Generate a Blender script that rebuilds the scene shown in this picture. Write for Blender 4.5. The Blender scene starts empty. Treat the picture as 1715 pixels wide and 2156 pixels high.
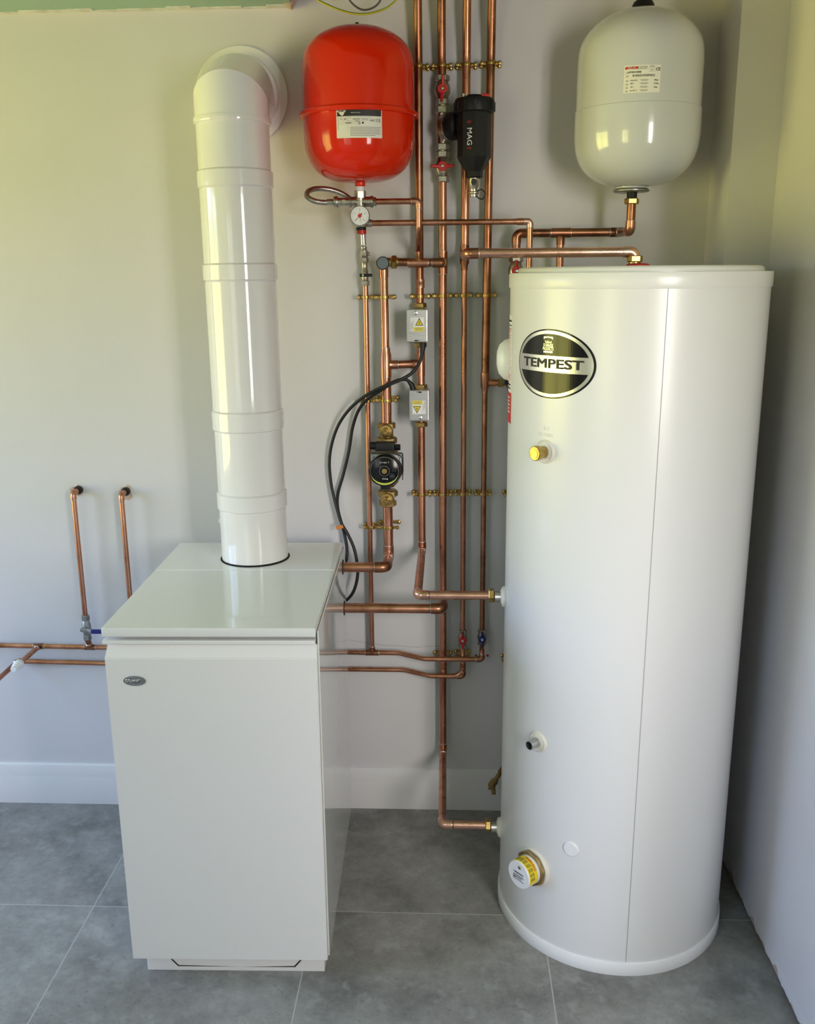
import bpy, bmesh, math, random
from mathutils import Vector, Matrix
random.seed(7)
sc = bpy.context.scene
COL = sc.collection
PI = math.pi

# ------------------------------------------------------------------ camera
FPX, CX, CY = 1953.0, 857.5, 1078.0
CAM = Vector((0.0, -2.63, 1.636))
RIGHT = Vector((0.99902256, 0.04337321, -0.00852599))
DOWN = Vector((0.00244561, -0.24682059, -0.96905811))
FWD = Vector((-0.04413555, 0.96809006, -0.24668541))
cd = bpy.data.cameras.new('camera')
cam = bpy.data.objects.new('camera', cd)
COL.objects.link(cam)
cam.matrix_world = Matrix(((RIGHT.x, -DOWN.x, -FWD.x, CAM.x), (RIGHT.y, -DOWN.y, -FWD.y, CAM.y),
                           (RIGHT.z, -DOWN.z, -FWD.z, CAM.z), (0, 0, 0, 1)))
cd.sensor_fit = 'VERTICAL'
cd.sensor_height = 24.0
cd.lens = FPX / 2156.0 * 24.0
cd.clip_start = 0.02
sc.camera = cam

# ------------------------------------------------------------------ daylight
sc.view_settings.view_transform = 'Standard'
sc.view_settings.look = 'None'
sc.view_settings.gamma = 1.0
sc.view_settings.use_curve_mapping = False
sc.view_settings.exposure = 0.0
sc.cycles.use_denoising = True
sc.cycles.max_bounces = 10
sc.cycles.diffuse_bounces = 6
sc.cycles.caustics_reflective = False
sc.cycles.caustics_refractive = False
sc.cycles.sample_clamp_indirect = 6.0
world = bpy.data.worlds.new('daylight')
sc.world = world
world.use_nodes = True
wn = world.node_tree
wn.nodes.clear()
w_out = wn.nodes.new('ShaderNodeOutputWorld')
w_bg = wn.nodes.new('ShaderNodeBackground')
w_tc = wn.nodes.new('ShaderNodeTexCoord')
w_sep = wn.nodes.new('ShaderNodeSeparateXYZ')
wn.links.new(w_tc.outputs['Generated'], w_sep.inputs[0])
def ramp(stops, src):
    mr = wn.nodes.new('ShaderNodeMapRange')
    mr.inputs[1].default_value = -1
    mr.inputs[2].default_value = 1
    wn.links.new(src, mr.inputs[0])
    r = wn.nodes.new('ShaderNodeValToRGB')
    while len(r.color_ramp.elements) < len(stops):
        r.color_ramp.elements.new(0.5)
    for e, (p, c) in zip(r.color_ramp.elements, stops):
        e.position = (p + 1) / 2
        e.color = (*c, 1)
    wn.links.new(mr.outputs[0], r.inputs[0])
    return r.outputs[0]
GARDEN = ramp([(-1, (0.84, 0.78, 0.21)), (-0.10, (1.02, 0.94, 0.24)), (-0.01, (0.84, 0.80, 0.22)), (0.05, (0.36, 0.40, 0.25)), (0.10, (0.58, 0.70, 1.06)), (0.35, (0.46, 0.64, 1.12)), (1, (0.38, 0.60, 1.15))], w_sep.outputs[2])
REAR = ramp([(-1, (0.42, 0.40, 0.36)), (0.0, (0.46, 0.45, 0.42)), (0.10, (0.70, 0.72, 0.74)), (1, (0.74, 0.80, 0.90))], w_sep.outputs[2])
BRIGHT = ramp([(-1, (0.40, 0.38, 0.36)), (0.0, (0.60, 0.56, 0.53)), (0.08, (0.98, 0.93, 0.90)), (1, (0.97, 0.94, 0.94))], w_sep.outputs[2])
def by_side(lo, hi, a, b, ka, kb):
    """blend two outlooks by compass side: the garden lies to -x, sky boosted to +x for a stronger key"""
    mr = wn.nodes.new('ShaderNodeMapRange')
    mr.inputs[1].default_value, mr.inputs[2].default_value = lo, hi
    wn.links.new(w_sep.outputs[0], mr.inputs[0])
    mx = wn.nodes.new('ShaderNodeMix')
    mx.data_type = 'RGBA'
    mx.clamp_result = False
    wn.links.new(mr.outputs[0], mx.inputs[0])
    for sock, src, k in ((6, a, ka), (7, b, kb)):
        vm = wn.nodes.new('ShaderNodeVectorMath')
        vm.operation = 'SCALE'
        vm.inputs[3].default_value = k
        wn.links.new(src, vm.inputs[0])
        wn.links.new(vm.outputs[0], mx.inputs[sock])
    return mx.outputs[2]
K_GARDEN, K_REAR, K_BRIGHT = 1.0, 0.42, 5.2
KEY_FADE = by_side(0.42, 0.66, BRIGHT, BRIGHT, K_BRIGHT, K_BRIGHT * 0.55)      # added fade in the boosted sky, dims the key on the left side
OUTLOOK = by_side(0.19, 0.21, by_side(-0.55, -0.35, GARDEN, REAR, K_GARDEN, K_REAR), KEY_FADE, 1.0, 1.0)
wn.links.new(OUTLOOK, w_bg.inputs[0])
w_bg.inputs[1].default_value = 9.0
wn.links.new(w_bg.outputs[0], w_out.inputs[0])

# window openings: (axis, plane position, a0, a1, z0, z1)
XL, XR, YR, ZC = -3.00, 0.785, -2.95, 2.312
XF, YN = 2.40, -0.94          # the room widens to the right beyond the short right-hand wall
WIN_L = (-2.05, -0.22, 0.62, 2.15)
WIN_B = (-1.60, -0.80, 0.95, 2.05)
WIN_K = (0.84, 1.38, 0.95, 2.20)
def portal(name, loc, target, sx, sy):
    ld = bpy.data.lights.new(name, 'AREA')
    ld.shape = 'RECTANGLE'
    ld.size, ld.size_y = sx, sy
    ld.cycles.is_portal = True
    o = bpy.data.objects.new(name, ld)
    COL.objects.link(o)
    o.location = loc
    o.rotation_euler = (Vector(target) - Vector(loc)).to_track_quat('-Z', 'Y').to_euler()
def mid(a, b): return (a + b) / 2
portal('daylight_garden_window', (XL - 0.02, mid(*WIN_L[:2]), mid(*WIN_L[2:])), (XL + 1, mid(*WIN_L[:2]), mid(*WIN_L[2:])), WIN_L[1] - WIN_L[0], WIN_L[3] - WIN_L[2])
portal('daylight_bright_window', (mid(*WIN_K[:2]), YR - 0.02, mid(*WIN_K[2:])), (mid(*WIN_K[:2]), YR + 1, mid(*WIN_K[2:])), WIN_K[1] - WIN_K[0], WIN_K[3] - WIN_K[2])
portal('daylight_rear_window', (mid(*WIN_B[:2]), YR - 0.02, mid(*WIN_B[2:])), (mid(*WIN_B[:2]), YR + 1, mid(*WIN_B[2:])), WIN_B[1] - WIN_B[0], WIN_B[3] - WIN_B[2])

# ------------------------------------------------------------------ helpers: measuring
def ray(px, py):
    return RIGHT * ((px - CX) / FPX) + DOWN * ((py - CY) / FPX) + FWD
def P(px, py, y):
    r = ray(px, py)
    return CAM + r * ((y - CAM.y) / r.y)
def PZ(px, py, z):
    r = ray(px, py)
    return CAM + r * ((z - CAM.z) / r.z)
def zat(px, py, y): return P(px, py, y).z

# ------------------------------------------------------------------ helpers: materials
def mat(name, col, rough=0.5, metal=0.0, noise=None, bump=None, coat=0.0, spec=0.5, rough_var=None):
    m = bpy.data.materials.new(name)
    m.use_nodes = True
    nt = m.node_tree
    b = nt.nodes['Principled BSDF']
    b.inputs['Base Color'].default_value = (*col, 1)
    b.inputs['Roughness'].default_value = rough
    b.inputs['Metallic'].default_value = metal
    b.inputs['Specular IOR Level'].default_value = spec
    b.inputs['Coat Weight'].default_value = coat
    b.inputs['Coat Roughness'].default_value = 0.05
    tc = nt.nodes.new('ShaderNodeTexCoord')
    if noise:
        stops, scale, detail = noise[:3]
        n = nt.nodes.new('ShaderNodeTexNoise')
        n.inputs['Scale'].default_value = scale
        n.inputs['Detail'].default_value = detail
        n.inputs['Roughness'].default_value = 0.65
        src = tc.outputs['Object']
        if len(noise) > 3:
            mp = nt.nodes.new('ShaderNodeMapping')
            mp.inputs['Scale'].default_value = noise[3]
            nt.links.new(src, mp.inputs[0])
            src = mp.outputs[0]
        nt.links.new(src, n.inputs['Vector'])
        r = nt.nodes.new('ShaderNodeValToRGB')
        while len(r.color_ramp.elements) < len(stops):
            r.color_ramp.elements.new(0.5)
        for e, (p, c) in zip(r.color_ramp.elements, stops):
            e.position = p
            e.color = (*c, 1)
        nt.links.new(n.outputs['Fac'], r.inputs[0])
        nt.links.new(r.outputs[0], b.inputs['Base Color'])
        if rough_var:
            rr = nt.nodes.new('ShaderNodeMapRange')
            rr.inputs[1].default_value = 0.3
            rr.inputs[2].default_value = 0.7
            rr.inputs[3].default_value = rough_var[0]
            rr.inputs[4].default_value = rough_var[1]
            nt.links.new(n.outputs['Fac'], rr.inputs[0])
            nt.links.new(rr.outputs[0], b.inputs['Roughness'])
    if bump:
        sc_, st = bump
        n2 = nt.nodes.new('ShaderNodeTexNoise')
        n2.inputs['Scale'].default_value = sc_
        n2.inputs['Detail'].default_value = 4
        nt.links.new(tc.outputs['Object'], n2.inputs['Vector'])
        bp = nt.nodes.new('ShaderNodeBump')
        bp.inputs['Strength'].default_value = st
        bp.inputs['Distance'].default_value = 0.002
        nt.links.new(n2.outputs['Fac'], bp.inputs['Height'])
        nt.links.new(bp.outputs[0], b.inputs['Normal'])
    return m

M = {}
M['wall'] = mat('painted_plaster', (0.66, 0.635, 0.635), 0.75, noise=([(0.3, (0.645, 0.62, 0.62)), (0.7, (0.68, 0.655, 0.652))], 2.2, 5), bump=(60, 0.12))
M['ceiling'] = mat('green_plasterboard', (0.36, 0.50, 0.40), 0.85)
M['filler'] = mat('joint_filler', (0.72, 0.69, 0.62), 0.85, noise=([(0.35, (0.60, 0.55, 0.48)), (0.6, (0.76, 0.74, 0.68))], 18, 5))
M['plaster'] = mat('bare_plaster', (0.55, 0.40, 0.32), 0.9, noise=([(0.3, (0.42, 0.28, 0.20)), (0.7, (0.70, 0.55, 0.45))], 40, 6), bump=(120, 0.6))
M['skirting'] = mat('skirting_paint', (0.74, 0.72, 0.71), 0.35)
M['white_gloss'] = mat('white_enamel', (0.80, 0.80, 0.79), 0.07, coat=0.5)
M['white_satin'] = mat('white_satin_steel', (0.80, 0.79, 0.78), 0.30)
M['flue_white'] = mat('flue_white_paint', (0.82, 0.80, 0.80), 0.10, coat=0.6)
M['cyl_white'] = mat('cylinder_casing', (0.74, 0.735, 0.73), 0.27)
M['vessel_white'] = mat('vessel_white_paint', (0.60, 0.615, 0.62), 0.14, coat=0.5)
M['cream'] = mat('cream_plastic', (0.74, 0.70, 0.60), 0.4)
M['white_plastic'] = mat('white_plastic', (0.82, 0.82, 0.82), 0.35)
M['red'] = mat('red_enamel', (0.72, 0.022, 0.002), 0.10, coat=0.0, spec=0.4)
M['red_plastic'] = mat('red_plastic', (0.55, 0.015, 0.015), 0.35)
M['red_paint'] = mat('red_ink', (0.55, 0.02, 0.02), 0.5)
M['blue'] = mat('blue_plastic', (0.012, 0.02, 0.16), 0.35)
M['black'] = mat('black_plastic', (0.006, 0.006, 0.0065), 0.5, spec=0.35)
M['black_gloss'] = mat('black_gloss', (0.006, 0.006, 0.007), 0.16, spec=0.3)
M['rubber'] = mat('black_rubber', (0.010, 0.010, 0.010), 0.5)
M['dark'] = mat('painted_shade', (0.02, 0.018, 0.016), 0.9)  # near-black colour standing for the shade inside gaps and holes
M['ink'] = mat('black_ink', (0.015, 0.015, 0.015), 0.5)
M['grey_ink'] = mat('grey_ink', (0.30, 0.29, 0.27), 0.6)
M['paper'] = mat('label_paper', (0.80, 0.77, 0.68), 0.4)
M['white_paper'] = mat('white_label', (0.82, 0.82, 0.82), 0.4)
M['yellow'] = mat('warning_yellow', (0.80, 0.62, 0.01), 0.4)
M['orange'] = mat('orange_tag', (0.75, 0.22, 0.03), 0.4)
M['lime'] = mat('lime_plastic', (0.55, 0.60, 0.08), 0.4)
M['steel'] = mat('brushed_steel', (0.52, 0.52, 0.51), 0.34, 1.0, noise=([(0.3, (0.46, 0.46, 0.45)), (0.7, (0.58, 0.58, 0.57))], 30, 4, (1, 1, 12)))
M['silver'] = mat('silver_foil', (0.66, 0.66, 0.66), 0.25, 1.0)
M['badge_grey'] = mat('badge_grey', (0.30, 0.30, 0.30), 0.35, 0.8)
M['dial_dim'] = mat('dim_segments', (0.035, 0.035, 0.035), 0.4)
M['nickel'] = mat('nickel_plate', (0.50, 0.47, 0.40), 0.28, 1.0, noise=([(0.3, (0.34, 0.31, 0.26)), (0.7, (0.62, 0.58, 0.50))], 60, 3))
M['zinc'] = mat('dull_zinc', (0.36, 0.37, 0.37), 0.42, 1.0, noise=([(0.3, (0.26, 0.27, 0.27)), (0.7, (0.46, 0.47, 0.46))], 60, 3))
M['brass'] = mat('brass', (0.52, 0.36, 0.12), 0.30, 1.0, noise=([(0.3, (0.34, 0.21, 0.06)), (0.7, (0.64, 0.46, 0.17))], 50, 4))
M['bronze'] = mat('cast_bronze', (0.44, 0.32, 0.14), 0.42, 1.0, noise=([(0.3, (0.32, 0.22, 0.09)), (0.7, (0.54, 0.40, 0.18))], 60, 4), bump=(300, 0.2))
M['solder'] = mat('solder', (0.62, 0.58, 0.55), 0.32, 1.0)
M['braid'] = mat('steel_braid', (0.42, 0.40, 0.36), 0.38, 1.0, noise=([(0.35, (0.18, 0.16, 0.14)), (0.65, (0.62, 0.58, 0.52))], 900, 2))
M['grey_glass'] = mat('grey_cap', (0.16, 0.19, 0.21), 0.25)
M['copper'] = mat('copper', (0.60, 0.28, 0.18), 0.27, 1.0, noise=([(0.28, (0.27, 0.11, 0.06)), (0.45, (0.50, 0.225, 0.135)), (0.62, (0.64, 0.32, 0.215)), (0.8, (0.42, 0.19, 0.115))], 9, 6, (1, 1, 0.35)), rough_var=(0.20, 0.38))
M['copper_new'] = mat('bright_copper', (0.78, 0.44, 0.33), 0.24, 1.0, noise=([(0.3, (0.66, 0.34, 0.24)), (0.6, (0.82, 0.49, 0.375))], 8, 5), rough_var=(0.20, 0.34))
M['copper_old'] = mat('dark_copper', (0.36, 0.17, 0.10), 0.33, 1.0, noise=([(0.3, (0.16, 0.075, 0.042)), (0.5, (0.35, 0.155, 0.085)), (0.7, (0.48, 0.235, 0.145))], 12, 6), rough_var=(0.24, 0.42))
M['wire_green'] = mat('green_sheath', (0.03, 0.22, 0.03), 0.4)
M['wire_yellow'] = mat('yellow_sheath', (0.62, 0.52, 0.02), 0.4)
M['wire_grey'] = mat('grey_sheath', (0.10, 0.09, 0.08), 0.5)

# tiled floor: stone tiles 0.6 m with pale grout
def floor_material():
    m = bpy.data.materials.new('stone_floor_tiles')
    m.use_nodes = True
    nt = m.node_tree
    N, L = nt.nodes.new, nt.links.new
    b = nt.nodes['Principled BSDF']
    tc = N('ShaderNodeTexCoord')
    sep = N('ShaderNodeSeparateXYZ')
    L(tc.outputs['Object'], sep.inputs[0])
    def math_(op, a, bb=None):
        n = N('ShaderNodeMath')
        n.operation = op
        for k, v in enumerate((a, bb)):
            if v is None: continue
            if isinstance(v, (int, float)): n.inputs[k].default_value = v
            else: L(v, n.inputs[k])
        return n.outputs[0]
    T = 0.5985
    def line(s, off):
        t = math_('DIVIDE', math_('SUBTRACT', s, off), T)
        f = math_('ABSOLUTE', math_('SUBTRACT', math_('FRACT', math_('ADD', t, 0.5)), 0.5))
        return t, math_('LESS_THAN', f, 0.0016 / T)
    tx, lx = line(sep.outputs[0], -0.3515)
    ty, ly = line(sep.outputs[1], -0.5125)
    grout = math_('MAXIMUM', lx, ly)
    comb = N('ShaderNodeCombineXYZ')
    L(math_('FLOOR', tx), comb.inputs[0])
    L(math_('FLOOR', ty), comb.inputs[1])
    wn_ = N('ShaderNodeTexWhiteNoise')
    L(comb.outputs[0], wn_.inputs['Vector'])
    vadd = N('ShaderNodeVectorMath')
    vadd.operation = 'MULTIPLY_ADD'
    L(wn_.outputs['Color'], vadd.inputs[0])
    vadd.inputs[1].default_value = (7, 7, 7)
    L(tc.outputs['Object'], vadd.inputs[2])
    n1 = N('ShaderNodeTexNoise')
    n1.inputs['Scale'].default_value = 5.5
    n1.inputs['Detail'].default_value = 12
    n1.inputs['Roughness'].default_value = 0.74
    L(vadd.outputs[0], n1.inputs['Vector'])
    r = N('ShaderNodeValToRGB')
    st = [(0.30, (0.150, 0.146, 0.138)), (0.44, (0.225, 0.219, 0.207)), (0.56, (0.290, 0.283, 0.268)), (0.70, (0.400, 0.391, 0.372))]
    while len(r.color_ramp.elements) < 4: r.color_ramp.elements.new(0.5)
    for e, (p, c) in zip(r.color_ramp.elements, st):
        e.position = p
        e.color = (*c, 1)
    L(n1.outputs['Fac'], r.inputs[0])
    n2 = N('ShaderNodeTexNoise')
    n2.inputs['Scale'].default_value = 26
    n2.inputs['Detail'].default_value = 5
    L(vadd.outputs[0], n2.inputs['Vector'])
    sp = N('ShaderNodeMapRange')
    sp.inputs[1].default_value, sp.inputs[2].default_value = 0.55, 0.70
    sp.inputs[3].default_value, sp.inputs[4].default_value = 0.0, 0.5
    L(n2.outputs['Fac'], sp.inputs[0])
    mx0 = N('ShaderNodeMix')
    mx0.data_type = 'RGBA'
    L(sp.outputs[0], mx0.inputs[0])
    L(r.outputs[0], mx0.inputs[6])
    mx0.inputs[7].default_value = (0.36, 0.36, 0.35, 1)
    n3 = N('ShaderNodeTexNoise')
    n3.inputs['Scale'].default_value = 110
    n3.inputs['Detail'].default_value = 3
    L(vadd.outputs[0], n3.inputs['Vector'])
    sq = N('ShaderNodeMapRange')
    sq.inputs[1].default_value, sq.inputs[2].default_value = 0.62, 0.70
    sq.inputs[3].default_value, sq.inputs[4].default_value = 0.0, 0.32
    L(n3.outputs['Fac'], sq.inputs[0])
    mx1 = N('ShaderNodeMix')
    mx1.data_type = 'RGBA'
    L(sq.outputs[0], mx1.inputs[0])
    L(mx0.outputs[2], mx1.inputs[6])
    mx1.inputs[7].default_value = (0.10, 0.10, 0.095, 1)
    mx = N('ShaderNodeMix')
    mx.data_type = 'RGBA'
    L(grout, mx.inputs[0])
    L(mx1.outputs[2], mx.inputs[6])
    mx.inputs[7].default_value = (0.42, 0.42, 0.40, 1)
    L(mx.outputs[2], b.inputs['Base Color'])
    b.inputs['Roughness'].default_value = 0.52
    b.inputs['Specular IOR Level'].default_value = 0.3
    bp = N('ShaderNodeBump')
    bp.inputs['Strength'].default_value = 0.08
    bp.inputs['Distance'].default_value = 0.002
    L(n1.outputs['Fac'], bp.inputs['Height'])
    L(bp.outputs[0], b.inputs['Normal'])
    return m
M['floor'] = floor_material()

# ------------------------------------------------------------------ helpers: objects
def empty(name, label, cat, loc=(0, 0, 0), group=None):
    o = bpy.data.objects.new(name, None)
    COL.objects.link(o)
    o.location = loc
    o.empty_display_size = 0.02
    o['label'], o['category'] = label, cat
    if group: o['group'] = group
    return o
def obj(name, bm, m, parent=None, label=None, sharp=38, smooth=True, kind=None):
    bmesh.ops.recalc_face_normals(bm, faces=bm.faces[:])
    me = bpy.data.meshes.new(name)
    if smooth:
        for f in bm.faces: f.smooth = True
        lim = math.radians(sharp)
        for e in bm.edges:
            if len(e.link_faces) == 2:
                an = e.calc_face_angle(0)
                if an > lim: e.smooth = False
                elif an > 0.16:
                    a1, a2 = e.link_faces[0].calc_area(), e.link_faces[1].calc_area()
                    if max(a1, a2) > 14 * max(min(a1, a2), 1e-12): e.smooth = False
    bm.to_mesh(me)
    bm.free()
    mm = M[m] if isinstance(m, str) else m
    me.materials.append(mm)
    o = bpy.data.objects.new(name, me)
    COL.objects.link(o)
    if parent is not None:
        o.parent = parent
        # geometry is authored in world space: undo the chain's offset
        off = Vector((0, 0, 0))
        p = parent
        while p is not None:
            off += p.location
            p = p.parent
        me.transform(Matrix.Translation(-off))
    if label: o['label'] = label
    if kind: o['kind'] = kind
    return o
def tag(o, label, cat, group=None):
    o['label'], o['category'] = label, cat
    if group: o['group'] = group
    return o
def NB(): return bmesh.new()
def frame(d):
    d = Vector(d).normalized()
    up = Vector((0, 0, 1)) if abs(d.z) < 0.9 else Vector((0, -1, 0))
    x = up.cross(d).normalized()
    y = d.cross(x)
    return x, y, d
def lathe(bm, prof, o, d, segs=32, rot=0.0, cap=True):
    """revolve (radius, height) pairs about the axis through o along d"""
    x, y, z = frame(d)
    o = Vector(o)
    rings = []
    for r, h in prof:
        if r < 1e-6:
            rings.append([bm.verts.new(o + z * h)])
        else:
            rings.append([bm.verts.new(o + z * h + (x * math.cos(rot + 2 * PI * k / segs) + y * math.sin(rot + 2 * PI * k / segs)) * r) for k in range(segs)])
    for a, b in zip(rings, rings[1:]):
        for k in range(segs):
            k2 = (k + 1) % segs
            if len(a) == 1 and len(b) == 1: continue
            if len(a) == 1: bm.faces.new((a[0], b[k2], b[k]))
            elif len(b) == 1: bm.faces.new((a[k], a[k2], b[0]))
            else: bm.faces.new((a[k], a[k2], b[k2], b[k]))
    for rg in (rings[0], rings[-1]) if cap else ():
        if len(rg) > 2: bm.faces.new(rg)
    return bm
def cyl(bm, o, d, r, L, segs=32, b=0.0):
    b = min(b, r * 0.45, L * 0.45)
    if b <= 0: return lathe(bm, [(r, 0), (r, L)], o, d, segs)
    return lathe(bm, [(r - b, 0), (r - b * 0.3, b * 0.3), (r, b), (r, L - b), (r - b * 0.3, L - b * 0.3), (r - b, L)], o, d, segs)
def nut(bm, o, d, r, L, n=6, rot=0.0):
    """hexagon nut, chamfered, centred on o"""
    o = Vector(o) - Vector(d).normalized() * (L / 2)
    c = r * 0.13
    return lathe(bm, [(r - c, 0), (r, c * 0.8), (r, L - c * 0.8), (r - c, L)], o, d, n, rot)
def box(bm, c, s, bev=0.0, rot=None, seg=2):
    res = bmesh.ops.create_cube(bm, size=1.0)
    vs = res['verts']
    for v in vs:
        v.co = Vector((v.co.x * s[0], v.co.y * s[1], v.co.z * s[2]))
    if bev > 0:
        es = list({e for v in vs for e in v.link_edges})
        r2 = bmesh.ops.bevel(bm, geom=es, offset=bev, segments=seg, affect='EDGES', profile=0.6)
        vs = list({v for f in r2['faces'] for v in f.verts} | {v for v in vs if v.is_valid})
    for v in vs:
        p = v.co.copy()
        if rot is not None: p = rot @ p
        v.co = p + Vector(c)
    return bm
def fillet(pts, rad):
    pts = [Vector(p) for p in pts]
    out = [pts[0]]
    for i in range(1, len(pts) - 1):
        a, b, c = pts[i - 1], pts[i], pts[i + 1]
        u, v = (a - b), (c - b)
        lu, lv = u.length, v.length
        u.normalize(); v.normalize()
        ang = u.angle(v, PI)
        if ang > PI - 0.03:
            out.append(b); continue
        t = min(rad / math.tan(ang / 2), lu * 0.49, lv * 0.49)
        rr = t * math.tan(ang / 2)
        ctr = b + (u + v).normalized() * (rr / math.sin(ang / 2))
        p0, p1 = b + u * t, b + v * t
        n = 8
        w0, w1 = (p0 - ctr), (p1 - ctr)
        tot = w0.angle(w1, 0)
        ax = w0.cross(w1)
        if ax.length < 1e-12: out.append(b); continue
        ax.normalize()
        for k in range(n + 1):
            out.append(ctr + Matrix.Rotation(tot * k / n, 3, ax) @ w0)
    out.append(pts[-1])
    return out
def sweep(bm, pts, r, segs=20, cap=True):
    pts = [Vector(p) for p in pts]
    q = [pts[0]]
    for p in pts[1:]:
        if (p - q[-1]).length > 1e-5: q.append(p)
    pts = q
    tang = []
    for i in range(len(pts)):
        a = pts[max(i - 1, 0)]
        b = pts[min(i + 1, len(pts) - 1)]
        if 0 < i < len(pts) - 1:
            t = (pts[i] - a).normalized() + (b - pts[i]).normalized()
        else: t = b - a
        tang.append(t.normalized())
    x, y, _ = frame(tang[0])
    rings = []
    for i, p in enumerate(pts):
        if i:
            q_ = tang[i - 1].rotation_difference(tang[i])
            x = q_ @ x
        x = (x - tang[i] * x.dot(tang[i])).normalized()
        y = tang[i].cross(x)
        rad = r[i] if isinstance(r, (list, tuple)) else r
        rings.append([bm.verts.new(p + (x * math.cos(2 * PI * k / segs) + y * math.sin(2 * PI * k / segs)) * rad) for k in range(segs)])
    for a, b in zip(rings, rings[1:]):
        for k in range(segs):
            bm.faces.new((a[k], a[(k + 1) % segs], b[(k + 1) % segs], b[k]))
    if cap:
        bm.faces.new(rings[0]); bm.faces.new(rings[-1])
    return bm
def spline(pts, n=10):
    """Catmull-Rom through the points"""
    pts = [Vector(p) for p in pts]
    ext = [pts[0] * 2 - pts[1]] + pts + [pts[-1] * 2 - pts[-2]]
    out = []
    for i in range(1, len(ext) - 2):
        p0, p1, p2, p3 = ext[i - 1:i + 3]
        for k in range(n):
            t = k / n
            out.append(0.5 * ((2 * p1) + (p2 - p0) * t + (2 * p0 - 5 * p1 + 4 * p2 - p3) * t * t + (3 * p1 - p0 - 3 * p2 + p3) * t ** 3))
    out.append(pts[-1])
    return out

# flat graphics: 2-D shapes mapped through a surface function (u right, v up, h height above the surface)
def flat_map(o, ux, uy):
    o, ux, uy = Vector(o), Vector(ux).normalized(), Vector(uy).normalized()
    n = ux.cross(uy).normalized()
    return lambda u, v, h: o + ux * u + uy * v + n * h
def cyl_map(cx, cy, r, th0, z0, roll=0.0):
    """surface of an upright cylinder, u running to the right as seen from outside"""
    cr, sr = math.cos(roll), math.sin(roll)
    def f(u, v, h):
        u2, v2 = u * cr - v * sr, u * sr + v * cr
        th = th0 + u2 / r
        return Vector((cx + (r + h) * math.cos(th), cy + (r + h) * math.sin(th), z0 + v2))
    return f
def shape(fm, outline, h, thick=0.0004, step=0.008):
    """filled outline as a thin plate wrapped on the surface"""
    bm = NB()
    vs = [bm.verts.new((u, v, 0)) for u, v in outline]
    bm.faces.new(vs)
    return wrap(bm, fm, h, thick, step)
def wrap(bm, fm, h, thick, step=0.008):
    us = [v.co.x for v in bm.verts]
    x = math.floor(min(us) / step) * step + step
    while x < max(us):
        bmesh.ops.bisect_plane(bm, geom=bm.verts[:] + bm.edges[:] + bm.faces[:], plane_co=(x, 0, 0), plane_no=(1, 0, 0))
        x += step
    bmesh.ops.triangulate(bm, faces=[f for f in bm.faces if len(f.verts) > 4])
    if thick <= 0:
        for v in bm.verts: v.co = fm(v.co.x, v.co.y, h)
        return bm
    top = bmesh.ops.extrude_face_region(bm, geom=bm.faces[:])
    tv = [g for g in top['geom'] if isinstance(g, bmesh.types.BMVert)]
    ids = set(tv)
    for v in bm.verts:
        hh = h + (thick if v in ids else 0.0)
        v.co = fm(v.co.x, v.co.y, hh)
    return bm
def text_bm(s, size, bold=0.0, align='CENTER', sx=1.0):
    cu = bpy.data.curves.new('lettering', 'FONT')
    cu.body = s
    cu.size = size
    cu.align_x = align
    cu.align_y = 'CENTER'
    cu.resolution_u = 3
    cu.offset = bold * size
    to = bpy.data.objects.new('lettering_source', cu)
    COL.objects.link(to)
    dg = bpy.context.evaluated_depsgraph_get()
    me = to.evaluated_get(dg).to_mesh()
    bm = NB()
    bm.from_mesh(me)
    to.evaluated_get(dg).to_mesh_clear()
    bpy.data.objects.remove(to)
    bpy.data.curves.remove(cu)
    bmesh.ops.remove_doubles(bm, verts=bm.verts[:], dist=1e-6)
    for v in bm.verts: v.co = Vector((v.co.x * sx, v.co.y, 0))
    return bm
def text(name, s, size, fm, h, m, parent, u=0, v=0, bold=0.0, align='CENTER', sx=1.0, rot=0.0, thick=0.0003, label=None, heavy=0.0):
    bm = text_bm(s, size, bold, align, sx)
    if heavy:
        base = bm.verts[:] + bm.edges[:] + bm.faces[:]
        for k in (-1, 1):
            for dv in (-0.45, 0.45):
                g = bmesh.ops.duplicate(bm, geom=base)['geom']
                for q in g:
                    if isinstance(q, bmesh.types.BMVert): q.co += Vector((heavy * k, heavy * dv, 0))
    c, s_ = math.cos(rot), math.sin(rot)
    for q in bm.verts:
        q.co = Vector((q.co.x * c - q.co.y * s_ + u, q.co.x * s_ + q.co.y * c + v, 0))
    return obj(name, wrap(bm, fm, h, thick), m, parent, label=label, smooth=False)
def rect(w, h, cu=0, cv=0, r=0.0):
    a, b = w / 2, h / 2
    if r <= 0: return [(cu - a, cv - b), (cu + a, cv - b), (cu + a, cv + b), (cu - a, cv + b)]
    out = []
    for sx, sy, a0 in ((1, -1, -PI / 2), (1, 1, 0), (-1, 1, PI / 2), (-1, -1, PI)):
        for k in range(5):
            t = a0 + k * PI / 8
            out.append((cu + sx * (a - r) + r * math.cos(t), cv + sy * (b - r) + r * math.sin(t)))
    return out
def ellipse(a, b, n=64, t0=0, t1=2 * PI, cu=0, cv=0):
    full = abs(t1 - t0 - 2 * PI) < 1e-6
    k = n if full else n + 1
    return [(cu + a * math.cos(t0 + (t1 - t0) * i / n), cv + b * math.sin(t0 + (t1 - t0) * i / n)) for i in range(k)]
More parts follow.
